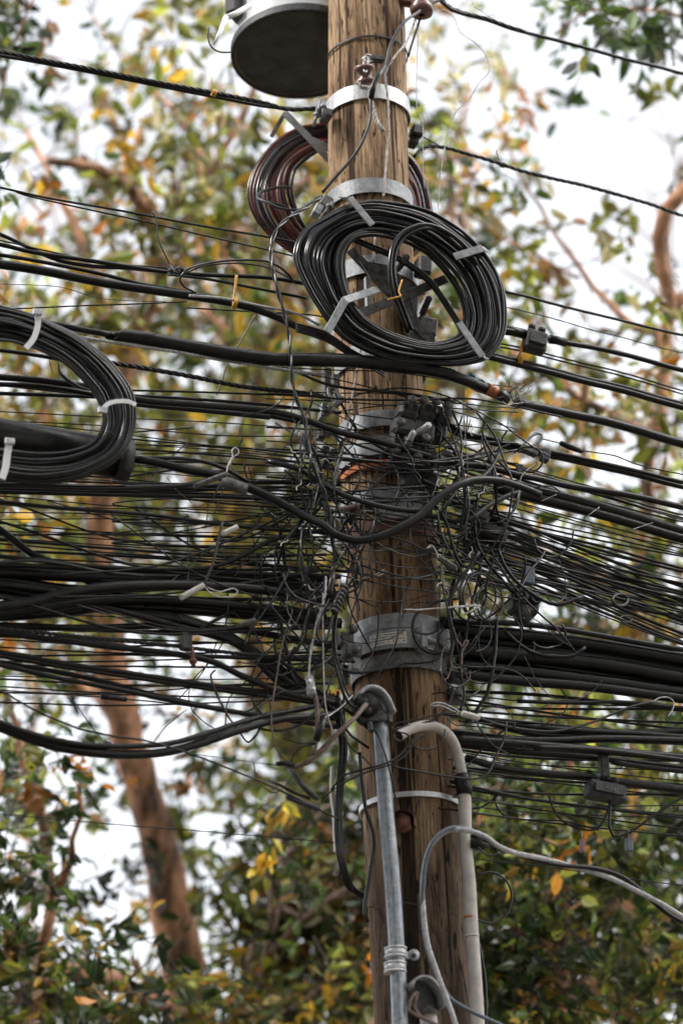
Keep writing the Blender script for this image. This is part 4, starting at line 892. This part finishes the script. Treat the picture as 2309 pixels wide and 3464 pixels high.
# cable bunch down the left flank of the lower pole
ls=empty('cable_riser',at(1160,2850,.05),'white sheath strip with black cables along the left flank of the pole','cable guard')
onb(ls,'sheath','pvc',lambda mb:strip(mb,px(8,'388,1120 388,1307')+px(9,'38,60 42,160 46,235'),.1,9,.02))
q=random.Random(5)
for i in range(15):
    j=q.uniform(-1,1)*14
    C_('s',[(1140+j+q.uniform(-14,20),2380+q.uniform(-40,40)),(1160+j,2520),(1150+j*.8,2650),(1146+j*.7+q.uniform(-5,5),2800),(1156+j*.8,2920),(1185+j*.9,3000+q.uniform(-8,8)),(1228+j*.25,3032+q.uniform(-6,8))],q.uniform(3,6),[.1,.14,.12,.05],'black cable in the bunch hanging along the left flank of the pole',m=q.choice(['rubber','gloss_rubber','gloss_rubber']),group='cables bunched on the left flank of the pole',ext=False)
C_(9,'150,-200 160,-60 180,60 205,140 212,200 195,330 178,440 172,500 185,545',7,[.2,.2],'black cable hugging the left side of the lower pole','gloss_rubber',ext=False)
C_(9,'180,480 215,478 222,490 250,465',1.8,.2,'thin wire tied round the lower pole, left part','dark_strand',name='wire',ext=False)
C_(9,'335,455 420,470 500,485 580,515',1.6,.19,'thin wire tied round the lower pole, right part','dark_strand',name='wire',ext=False)
C_(9,'190,540 170,600 145,610 150,660 180,700 185,740',1.6,.1,'thin curl of wire left of the lower pole','dark_strand',name='wire',ext=False)
# steel service cable looping lower right
sv='610,1120 560,960 520,850 480,740 448,640 432,520 425,400 440,270 478,185 540,142 620,142 700,168 760,212 830,240 950,265 1100,305 1250,352 1370,410 1480,468 1568,520'
C_(9,sv,9,[.33,.33,.33,.33,.4,.4,.3,.3,.25],'silvery steel strand making an arch over the white pipe and leaving right','strand',tw=6,pitch=15)
C_(9,'870,1040 760,991 640,935 545,875 480,760 440,640 424,520 428,400 445,262 485,172 545,132 620,135 690,180',7,[.3,.32,.32,.39,.38],'dark cable following the steel strand over the pipe','slate_plastic',ext=False)
C_(9,'640,165 720,190 830,243 1000,290 1180,308 1300,345 1400,422 1500,508 1568,545',8,[.38,.3,.22],'black cable twisted along the steel strand at lower right')
C_(9,'640,195 680,205 712,200',20,.2,'black tube end behind the white pipe','rubber',name='tube_end',cat='tube',ext=False)
C_(9,'670,215 700,245 740,250 765,235',3,.3,'small loop of wire under the steel strand','grey_cable',name='wire',ext=False)
C_(9,'648,372 665,345 700,328 745,328 790,360 815,410 812,465 780,525 720,550 660,532',4,.15,'open ring of black cable right of the white pipe',ext=False)
C_(9,'675,640 700,800 705,991 706,1100',5,.1,'black cable down the right side of the white pipe',ext=False)
C_(9,'742,-20 745,20 770,65 830,90 950,97 1040,100 1180,135 1200,140',3.5,[.1,.15],'hanging black cable loop at right above the steel strand',ext=False)
C_(9,'980,-10 1000,50 1040,100 1100,130 1180,138 1225,90 1245,20',4,.12,'second hanging cable loop at right above the steel strand',ext=False)
C_(9,'1250,-30 1245,60 1245,130 1260,165 1320,155 1420,90 1500,35 1568,-5',5,[.15,.15],'cable sagging and rising to the right edge above the tags')
C_(9,'630,50 680,40 730,10 760,-20',4,.1,'short black cable right of the white pipe strap',ext=False)
C_(9,'640,0 1000,62 1300,120 1568,180',1.6,.05,'thin wire slanting over the right trees, upper',name='wire')
C_(9,'640,262 800,282 1000,305 1300,350 1568,382',2,.05,'thin wire slanting over the right trees, lower',name='wire')
for (s,m,l,w_) in (('1125,210','pink_plastic','small pink tag hanging from the cable at lower right',.012),('1330,205','slate_plastic','blue-grey tag hanging from the cable at lower right',.024)):
    u,v=px(9,s)[0]; e=empty('hanging_tag',at(u,v,.13),l,'tag'); onb(e,'body',m,clampblk(u,v,.13,3,w_,.02,.045)); onb(e,'wire','strand',lambda mb:tube(mb,lift([(u,v-20),(u,v-50)],.13),.0015,5))
# ---------------------------------------------------------------- boxes, clamps and connectors at the right
def cbox(name,label,cat,u,v,off,w_,h_,dep,deg,m,extra=True,parent=None):
    c=at(u,v,off); k=mpp(c); e=empty(name,c,label,cat); x,z=rotaxes(deg)
    onb(e,'housing',m,lambda mb:box(mb,c,x,YA,z,w_*k,dep,h_*k,.12))
    if extra:
        onb(e,'lid',m,lambda mb:box(mb,c+NRM*(dep/2+.006),x,YA,z,w_*k*.8,.012,h_*k*.55,.2))
        for s in (-1,1): onb(e,'bolt','dark_iron',lambda mb:bolt(mb,c+z*h_*k*.45+x*w_*k*.25*s,z,.009,.025,.015))
    return e,c,x,z,k
e,c,x,z,k=cbox('cable_box','black cable clamp box beside the yellow tie, right of the big coil','cable clamp',1808,1158,.13,75,75,.05,12,'dark_iron')
cbox('cable_box','dark block connector on the cables among the right-hand fan','cable clamp',1842,1542,.2,30,44,.03,15,'dark_iron',False)
cbox('cable_box','small dark tab standing on the long crossing cable at right','cable clamp',1757,1588,.2,24,34,.02,5,'dark_iron',False)
cbox('slate_plate','blue-grey flat box above the dark bulky connector at right','box',1785,1950,.22,38,62,.03,5,'slate_plastic',False)
e,c,x,z,k=cbox('cable_box','bulky dark two-hole connector right of the pole','cable clamp',1768,2045,.18,95,80,.07,8,'dark_iron',False)
for s in (-1,1): onb(e,'socket','rubber',lambda mb:lathe(mb,c+x*s*.026+NRM*.03+z*.01,NRM,[(.02,0),(.02,.02),(.013,.022),(.012,.005),(.001,.004)]))
onb(e,'lower_shell','dark_iron',lambda mb:tube(mb,[c-z*.02,c-z*.07],[.045,.02],8))
e,c,x,z,k=cbox('cable_box','grey-black closure box hanging at the lower right edge of the bundles','cable clamp',2045,2680,.15,135,58,.06,7,'dark_iron')
def digits(mb,c,x,z):
    for i in range(4): box(mb,c+x*(i-1.5)*.010,x,YA,z,.005,.002,.009)
onb(e,'moulded_mark','old_steel',lambda mb:digits(mb,c+NRM*.043,x,z))
cbox('cable_box','grey clamp hung at the lower right above the closure box','cable clamp',2040,2590,.14,30,90,.03,0,'dark_iron',False)
e,c,x,z,k=cbox('cable_clamp','grey rectangular clamp right of the looping cable','cable clamp',1608,1745,.14,90,50,.04,20,'old_steel')
cbox('cable_clamp','dark ribbed clamp under the grey rectangular one','cable clamp',1660,1800,.12,110,50,.04,18,'dark_iron')
e=empty('thimble',at(1790,1485,.2),'bright wire thimble loop above the cable pair at right','thimble')
onb(e,'loop','steel',lambda mb:tube(mb,catmull(lift(px(6,'625,560 640,520 680,480 720,458 745,470 735,500 700,525 665,555'),.2),.008),.0055,8))
onb(e,'grip','old_steel',lambda mb:box(mb,at(*px(6,'670,560')[0],.2),*(lambda a:(a[0],YA,a[1]))(rotaxes(18)),.06,.03,.025))
C_(6,'745,490 850,515',3,.2,'wire from the thimble to the cylindrical splice','strand',name='wire',ext=False)
C_(6,'850,515 980,565',[8,11,9,11,8],.2,'dark cylindrical splice with ribs at right','rubber',name='splice',cat='splice',ext=False)
C_(6,'980,560 1050,570 1170,590 1300,640 1568,700',2.6,.2,'thin wire beyond the cylindrical splice',name='wire',ext=False)
# wedge-shaped drop clamps with bail loops
def wedge(c,a,b,r_,off,label,m='old_steel',bail=None):
    P=[at(*px(c,a)[0],off),at(*px(c,b)[0],off)]; k=mpp(P[0]); e=empty('drop_wire_clamp',P[0],label,'drop clamp')
    x=(P[1]-P[0]).normalized(); y=(NRM-x*NRM.dot(x)).normalized()
    onb(e,'shell',m,lambda mb:box(mb,(P[0]+P[1])/2,x,y,x.cross(y),(P[1]-P[0]).length,.018,r_*2*k,.15))
    onb(e,'ridge',m,lambda mb:box(mb,(P[0]+P[1])/2+y*.011,x,y,x.cross(y),(P[1]-P[0]).length*.9,.006,r_*.9*k,.2))
    if bail: onb(e,'bail','strand',lambda mb:tube(mb,catmull(lift(px(c,bail),off),.006),.0022,6))
wedge(5,'870,1030','982,968',8,.4,'pale wedge clamp with open bail loop over the humped cable','label_paper','985,975 1020,1010 1060,1024 1120,1022 1145,1000 1130,985 1100,990 1060,1000 1000,980')
wedge(5,'935,492','1095,432',7,.34,'wedge clamp with upright bail left of the grey sleeve','old_steel','1092,430 1100,390 1122,345 1118,320 1132,306 1148,315 1150,332 1125,350 1105,395')
wedge(5,'1072,722','1145,688',8,.3,'small pale wedge clamp over the leafy gap left of the pole','label_paper')
wedge(7,'275,970','380,1000',9,.3,'pale ribbed wedge clamp with long bail right of the pole','label_paper','270,965 220,935 160,910 105,915 100,928 150,925 210,950 260,975')
wedge(7,'140,60','245,130',9,.3,'grey wedge clamp right of the upright pole stretch','old_steel','142,62 125,20 100,-10 70,10 95,0')
wedge(4,'365,830','485,800',8,.3,'brownish wedge clamp on the pole left edge','brown_cable')
wedge(10,'1050,150','1130,130',8,.3,'grey ribbed wedge clamp left of the lower clamp','old_steel')
wedge(10,'1262,455','1350,445',9,.2,'black wedge clamp low left of the pole','dark_iron')
C_(5,'985,965 1030,850 1050,760 1072,665',[4,5,5],.38,'straight dark rod rising from the pale wedge clamp','grey_cable',name='rod',ext=False)
C_(4,'470,1195 560,1175 600,1155 625,1140 635,1150 620,1162 570,1180',1.8,.3,'fine wire bail across the pole front under the rusted band','pale_wire',name='wire',ext=False)
C_(7,'0,372 200,352 380,342 290,395 380,350',2.6,.3,'bent pale wire sticking out right of the pole',m='pale_wire',name='wire',ext=False)
C_(8,'810,195 900,195 1050,185 1260,172',2.6,.3,'straight grey wire across the pole above the heavy clamp','strand',name='wire',ext=False)
for s,l,m in (('165,240 190,330 210,400 225,500 215,530 170,550 175,590 215,610 225,600','brownish wire with curled end right of the heavy clamp','brown_cable'),('150,600 200,620 218,680 205,740 190,770 150,772','brownish wire arching beside the heavy clamp','brown_cable'),('185,370 230,480 260,560 280,580 300,545 315,550 280,610 270,700 200,705','brownish wire forked beside the heavy clamp','brown_cable')):
    C_(7,s,2.8,.28,l,m,name='wire',ext=False)
C_(8,'740,890 760,870 900,840 1000,815 1130,800',2.6,.3,'thin black wire across the pole above the white gooseneck',name='wire',ext=False)
C_(8,'745,880 740,895 775,915 830,930 850,960 870,1000 920,1018 990,1012 1040,970 1052,900',2.8,[.3,.32,.3],'thin black wire curling under the white gooseneck',name='wire',ext=False)
C_(8,'380,1260 450,1180 560,1140 680,1110 780,1060 850,980 920,930',4,[.25,.3,.28],'black wire rising across the conduit to the gooseneck',ext=False)
C_(8,'330,1307 450,1220 600,1150 750,1100 830,1040 880,960 930,935',3,[.25,.3,.28],'second black wire rising across the conduit',ext=False)
C_(8,'740,1120 900,1150 1080,1180 1250,1190 1310,1150 1350,1060 1400,960 1415,850',4,[.25,.28,.24],'black cable sweeping from the pole up at right','gloss_rubber',ext=False)
C_(7,'380,1000 500,1038 700,1072 820,1076 930,1055 1060,1015 1180,965 1290,925 1400,905',4.5,.28,'grey sagging cable at lower right rising to a hook','grey_cable',ext=False)
C_(7,'1390,905 1430,880 1490,882 1515,910 1505,950 1480,990',2.2,.28,'hooked end of the grey sagging cable','strand',name='wire',ext=False)
C_(7,'270,700 280,200 320,160 380,148 440,165 480,190 600,230 760,270 900,310',3.5,[.15,.25,.2],'cable rising and bending right over the circles of wire','grey_cable',ext=False)
for (cx,cy,rx,ry,r_) in ((345,280,75,125,4),(380,290,95,135,4),(440,320,75,110,3),(350,350,55,70,2.5),(1200,310,45,35,5),(330,270,70,110,3),(1235,420,35,20,3),(430,340,90,95,2.5)):
    pts=[(1400+.5797*(cx+rx*math.cos(t*math.pi/6)),1850+.5797*(cy+ry*math.sin(t*math.pi/6))) for t in range(12)]
    cable('s',pts,r_,[.24,.3,.24],'round turn of thin cable right of the pole over the bundles','rubber',name='wire_ring',cat='wire ring',group='rings of spare wire right of the pole',closed=True)
# thick black bundles at the right
for i,(s,r_,o_) in enumerate([('150,440 350,490 600,512 900,548 1200,592 1568,655',22,.15),('150,520 500,560 800,600 1100,640 1568,715',26,.1),('200,590 500,625 900,660 1200,700 1568,765',26,.12),('250,640 600,672 900,720 1200,765 1568,812',24,.08),('250,690 600,725 900,762 1200,800 1568,850',24,.1),('250,740 600,780 1000,812 1300,850 1568,885',18,.12),('150,420 350,440 560,445 800,470 1100,520 1568,600',10,.18),
    ('230,1120 500,1140 800,1165 1100,1190 1568,1230',15,.16),('230,1085 500,1120 800,1130 1100,1120 1568,1130',14,.12),('240,1150 600,1195 1000,1225 1568,1290',12,.1),('300,1230 500,1290 800,1325 1000,1340 1250,1380 1568,1420',12,.12),('400,1015 700,1050 1000,1075 1300,1090 1568,1110',11,.1),
    ('300,700 800,770 1080,790 1300,800 1568,820',20,.05),('350,1000 700,1090 1000,1100 1568,1075',13,.08),('600,900 900,910 1200,905 1568,940',7,.12),('1150,1255 1350,1285 1568,1310',9,.18),('700,1170 1000,1180 1300,1210 1568,1245',9,.2),('1200,1380 1400,1395 1568,1420',16,.1)]):
    C_(7,s,r_,o_,'thick black cable in the dark bundles at the lower right',group='thick cables in the right-hand bundles')
sec=lambda t:[(float(a)*.734,1287+float(b)*.734) for a,b in (z_.split(',') for z_ in t.split())]
for t,r_,o_ in [('0,880 400,900 900,920 1300,960 1568,1010',20,.08),('0,915 250,955 500,985 700,1080 1000,1150 1300,1350 1450,1450 1580,1500',17,.1),('0,940 250,975 500,1050 800,1130 1100,1220 1300,1400 1560,1480',13,.13),
   ('0,1085 300,1065 500,1040 800,1050 1100,1075 1568,1120',20,.1),('0,850 300,862 700,878 1100,890 1568,905',9,.16),('0,1130 400,1140 800,1130 1100,1150 1400,1200 1568,1230',12,.1),('0,1175 400,1200 800,1260 1200,1280 1568,1290',8,.16),
   ('0,560 300,590 700,620 1000,660 1300,690 1560,705',7,.2),('0,505 400,518 800,520 1200,540 1568,550',9,.05),('0,470 400,490 800,500 1200,470 1568,480',8,.12),('0,1300 400,1370 800,1470 1200,1545 1568,1560',9,.1),('0,60 300,70 700,90 1100,140 1568,230',7,.1),('0,20 400,60 800,80 1200,110 1568,150',6,.12)]:
    C_('s',sec(t),r_,o_,'thick black cable strung in the dark bundles at the left',group='thick cables in the left-hand bundles')
# ---------------------------------------------------------------- thin wires running left and right
q=random.Random(31)
def jit(a,s): return a+q.gauss(0,s)
for i in range(30):            # left, upper fan 1400-1800
    v0=1400+i*15+q.uniform(-8,8); v1=v0+q.uniform(40,110)-(v0-1500)*.12; x0=0 if q.random()<.8 else q.uniform(400,700)
    C_('s',[(x0,v0),(380,v0+(v1-v0)*.35+jit(0,6)),(750,v0+(v1-v0)*.7+jit(0,9)),(q.uniform(1040,1190),v1)],q.choice([2,2.4,2.8,3.2,4]),[q.uniform(-.1,.1),q.uniform(.0,.25)],'thin black wire strung in from the left at the height of the steel bands',name='wire',cat='wire',group='thin wires left of the pole, upper')
for i in range(26):            # left, mid and lower
    v0=1800+i*23+q.uniform(-10,10); v1=1850+i*20+q.uniform(-25,45)
    C_('s',[(0,v0),(400,v0+(v1-v0)*.3+jit(12,10)),(780,v0+(v1-v0)*.7+jit(8,12)),(q.uniform(1060,1190),v1)],q.choice([2.2,2.8,3.2,4,5]),[q.uniform(-.1,.1),q.uniform(.0,.22)],'thin black wire strung in from the left below the looping cable',name='wire',cat='wire',group='thin wires left of the pole, lower')
for i in range(14):            # slack wires left
    v0=q.uniform(1650,2100); xs=[0 if q.random()<.4 else q.uniform(100,500)]; 
    x1=q.uniform(1000,1180); v1=q.uniform(1650,2150); m_=q.uniform(20,90)
    C_('s',[(xs[0],v0),(xs[0]*.6+x1*.4,(v0*.6+v1*.4)+m_),(xs[0]*.25+x1*.75,(v0*.25+v1*.75)+m_*.6),(x1,v1)],q.choice([2.5,3,4,5]),[q.uniform(0,.3),.2],'slack black cable drooping among the wires left of the pole',cat='cable',group='slack cables left of the pole')
for i in range(34):            # right upper fan
    v0=1480+i*14+q.uniform(-8,8); sl=q.uniform(.27,.36)-.1*(i/34); x0=q.uniform(1440,1540); x1=2309
    v1=v0+(x1-x0)*sl
    C_('s',[(x0,v0),(1750,v0+(1750-x0)*(sl+.05)),(2030,v0+(2030-x0)*(sl+.015)+jit(0,4)),(x1,v1)],q.choice([2.2,2.8,3.2,4,5]),[q.uniform(0,.2),q.uniform(-.05,.12)],'thin black wire slanting down right from behind the pole, upper fan',name='wire',cat='wire',group='thin wires right of the pole, upper fan')
for i in range(16):            # right, dense stripes by the bright gap
    v0=1690+i*13; C_('s',[(1560,v0),(1800,v0+100+jit(0,4)),(2050,v0+205+jit(0,4)),(2309,v0+305+jit(0,8))],q.choice([3,4,5,6]),[.1,.05],'thin black wire in the striped bunch right of the looping cable',name='wire',cat='wire',group='striped wire bunch at right')
for i in range(26):            # right lower
    v0=2330+i*16+q.uniform(-10,10); sl=q.uniform(.03,.16); x0=q.uniform(1470,1560)
    C_('s',[(x0,v0),(1800,v0+(1800-x0)*sl+jit(8,8)),(2309,v0+(2309-x0)*sl+jit(0,10))],q.choice([2.2,2.8,3.4,4.5,6]),[q.uniform(0,.2),q.uniform(-.05,.1)],'thin black wire running right below the thick dark bundles',name='wire',cat='wire',group='thin wires right of the pole, lower')
for i in range(16):             # wires crossing the pole
    v0=1240+i*38+q.uniform(-20,20); sl=q.uniform(.05,.3)
    C_('s',[(900,v0-60*sl),(1120,v0+60*sl),(1330,v0+240*sl+jit(0,10)),(1560,v0+460*sl),(1750,v0+640*sl)],q.choice([2.4,3,4]),[.15,.22,.24,.18],'thin black wire crossing the pole front in the tangle',name='wire',cat='wire',group='wires crossing the pole',ext=False)
# curls, drops and loops: spare ends all over the tangle
def curl(u,v,n,seg,r_,off,label,group,m,bias=(0,1),bend=.38):
    a=math.atan2(bias[1],bias[0])+q.gauss(0,.5); ka=q.gauss(0,bend); pts=[(u,v)]
    for j in range(n):
        ka=ka*.75+q.gauss(0,bend*.5); a+=ka; pts.append((pts[-1][0]+seg*math.cos(a),pts[-1][1]+seg*math.sin(a)))
    C_('s',pts,r_,[off,off+q.uniform(-.06,.06),off],label,m=m,name='wire_end',cat='wire end',group=group,ext=False)
for i in range(48):
    u=q.gauss(1010,105); v=q.uniform(1330,2400)
    curl(min(u,1150),v,q.randint(5,11),q.uniform(22,42),q.choice([1.8,2.2,2.6,3.2,4]),q.uniform(.1,.36),'loose black wire end curling in the tangle left of the pole','loose wire ends left of the pole',q.choice(['rubber','rubber','gloss_rubber','gloss_rubber']),(q.uniform(-.6,.6),1))
for i in range(42):
    u=abs(q.gauss(0,150))+1510; v=q.uniform(1400,2560)
    curl(u,v,q.randint(5,12),q.uniform(22,42),q.choice([1.8,2.2,2.6,3.2,4]),q.uniform(.1,.33),'loose black wire end curling in the tangle right of the pole','loose wire ends right of the pole',q.choice(['rubber','rubber','gloss_rubber']),(q.uniform(-.6,.6),1))
for i in range(7):
    curl(q.uniform(1180,1440),q.uniform(1500,1850),q.randint(5,9),q.uniform(24,40),q.choice([1.8,2.4,3]),.28,'loose dark wire lying across the pole front','loose wires over the pole front',q.choice(['rubber','grey_cable']),(q.uniform(-.5,.5),1),.35)
for i in range(26):            # short slanting drops between the left wires
    u=q.uniform(560,1120); v=q.uniform(1380,2100); a=q.uniform(-.9,1.1); l_=q.uniform(80,260)
    C_('s',[(u,v),(u-l_*.5*math.sin(a)+jit(0,8),v+l_*.5*math.cos(a)),(u-l_*math.sin(a),v+l_*math.cos(a))],q.choice([1.8,2.4,3]),[.1,.2],'short wire slanting between the strung wires left of the pole',name='wire',cat='wire',group='slanting wires left of the pole',ext=False)
for i in range(34):            # slack drops down the flanks and over the front of the pole
    u=q.choice([q.gauss(1130,45),q.gauss(1130,45),q.gauss(1530,45),q.uniform(1170,1500)]); v=q.uniform(1300,1750); L_=q.uniform(250,620) if not 1190<u<1480 else q.uniform(150,380); n_=7; a=q.uniform(10,45)
    ph=q.uniform(0,6.28); du=q.uniform(-70,70)
    C_('s',[(u+du*j/n_+a*math.sin(ph+j*.9),v+L_*j/n_) for j in range(n_+1)],q.choice([2,2.6,3.2,4.2]),[.22,q.uniform(.24,.36),.24],'black wire hanging down beside or over the pole in the tangle',m=q.choice(['rubber','gloss_rubber']),name='drop_wire',cat='drop wire',group='wires hanging down along the pole',ext=False)
for i in range(22):            # slack bridges swinging from one side of the pole to the other
    u0=q.uniform(850,1120); u1=q.uniform(1480,1780); v0=q.uniform(1330,1950); v1=v0+q.uniform(-60,220); sg=q.uniform(-40,130)
    C_('s',[(u0,v0),(u0*.7+u1*.3,v0*.7+v1*.3+sg*.8),(u0*.4+u1*.6,v0*.4+v1*.6+sg),(u1,v1)],q.choice([2,2.6,3.2,4.5]),[.15,.3,.3,.15],'slack black wire bridging from left to right across the pole front',m=q.choice(['rubber','gloss_rubber']),name='drop_wire',cat='drop wire',group='slack wires bridging the pole',ext=False)
for i in range(34):
    lft=i%2; curl(q.gauss(1050,75) if lft else q.gauss(1610,85),q.uniform(1450,2250),q.randint(6,11),q.uniform(30,52),q.choice([3.6,4.4,5.4,6.5]),q.uniform(.1,.3),'heavier loose black cable end bent in the tangle '+('left' if lft else 'right')+' of the pole','heavier loose cable ends '+('left' if lft else 'right')+' of the pole','rubber',(q.uniform(-.9,.9),1),.3)
# hand-traced long drops
for s,c_,r_,l,m in [('1275,0 1292,80 1250,220 1222,380 1200,540 1203,620 1230,710 1280,755',10,3,'long brownish wire falling left of the heavy clamp','brown_cable'),
  ('1180,0 1200,60 1260,140 1330,220 1400,330',10,3.5,'black wire curving in toward the heavy clamp from the upper left','rubber'),
  ('1390,0 1360,110 1350,220',10,3.5,'short black wire above the clear connector','rubber'),
  ('1110,150 1160,270 1130,330 1110,380',10,3,'black wire end low left of the tangle','rubber'),
  ('520,20 530,120 600,160 650,190 660,260 640,420 560,580',8,3,'black wire falling across the left of the heavy clamp','rubber'),
  ('860,0 810,100 790,220 760,400 700,520 640,610',8,3.2,'black wire falling across the front of the heavy clamp','rubber'),
  ('1170,740 1200,800 1330,990 1440,1060 1300,1050',8,3,'black wire low at the right of the gooseneck','rubber'),
  ('960,270 1000,330 1030,420 1035,560 1045,700 1060,820 1058,900 1055,990',4,4.2,'grey drop wire hanging in front of the right clamps','grey_cable'),
  ('1110,300 1210,430 1260,560 1300,660 1300,760 1260,950 1200,1100 1160,1254',4,3.8,'black wire dropping right of the looping cable','rubber'),
  ('1430,570 1350,650 1330,760 1270,900 1200,1020 1100,1120',4,3.4,'black wire swinging down left at the right of the looping cable','gloss_rubber'),
  ('370,210 500,420 700,550 800,660 880,780 950,880 990,1020 1040,1120 1100,1130',4,5,'black cable diagonal over the pole and the looping cable','rubber'),
  ('370,280 450,225 560,195 700,178 830,188 960,222 1100,290 1250,370 1400,480 1500,540',4,3,'bright-edged thin cable arching over the pole under the wrapped cable','gloss_rubber'),
  ('0,205 200,215 400,235 800,240 1100,235 1568,330',4,4,'dark cable crossing the pole behind the arching one','rubber'),
  ('120,70 300,150 440,180 560,190 700,200 1000,250',4,5,'dark cable under the wrapped cable at the pole','rubber'),
  ('400,940 420,890 470,850 530,830 600,850',4,7,'grey thick wire bent on the pole left edge above the rusted band','grey_cable'),
  ('470,880 440,950 430,1010 460,1100 480,1250',4,4,'grey wire down the pole left edge','grey_cable'),
  ('890,1075 830,1110 780,1160 740,1254',4,2.5,'thin wire arching on the pole front under the loop','rubber'),
  ('610,880 650,930 700,1050 740,1200 760,1307',8,3,'black wire drooping by the conduit','rubber'),
  ('600,1010 470,900 430,720',8,5,'dark cable behind the conduit cap','rubber'),
  ('140,1140 180,1190 240,1260 300,1307',8,10,'black wedge-ended cable low left of the conduit','dark_iron'),
  ('100,790 180,830 260,890 350,960 480,1100',10,3,'thin wire slanting at the lower left','rubber') if False else ('0,1200 80,1230 160,1270 250,1307',8,6,'black cable low at the left of the pole bottom tangle','rubber'),
  ('1120,760 1140,840 1210,890 1270,850 1300,800',10,2,'thin hanging wire loop near the brown cable tip','rubber')]:
    C_(c_,s,r_,[.2,.3,.27],l,m,name='wire' if r_<4.5 else 'cable',cat='wire' if r_<4.5 else 'cable',ext=(c_==99))
# twisted tie wires as small bright touches in the tangle
for i in range(16):
    u=q.choice([q.gauss(1080,60),q.gauss(1560,70)]); v=q.uniform(1320,2000); a=q.uniform(0,3.1)
    C_('s',[(u,v),(u+14*math.cos(a),v+14*math.sin(a)),(u+28*math.cos(a+.5),v+28*math.sin(a+.5)),(u+40*math.cos(a+.3),v+38*math.sin(a+.3))],1.8,[.28,.34],'short bright twist of tie wire in the tangle',m='pale_wire' if i%2 else 'strand',name='tie_wire',cat='tie wire',group='bright tie wire twists',ext=False)
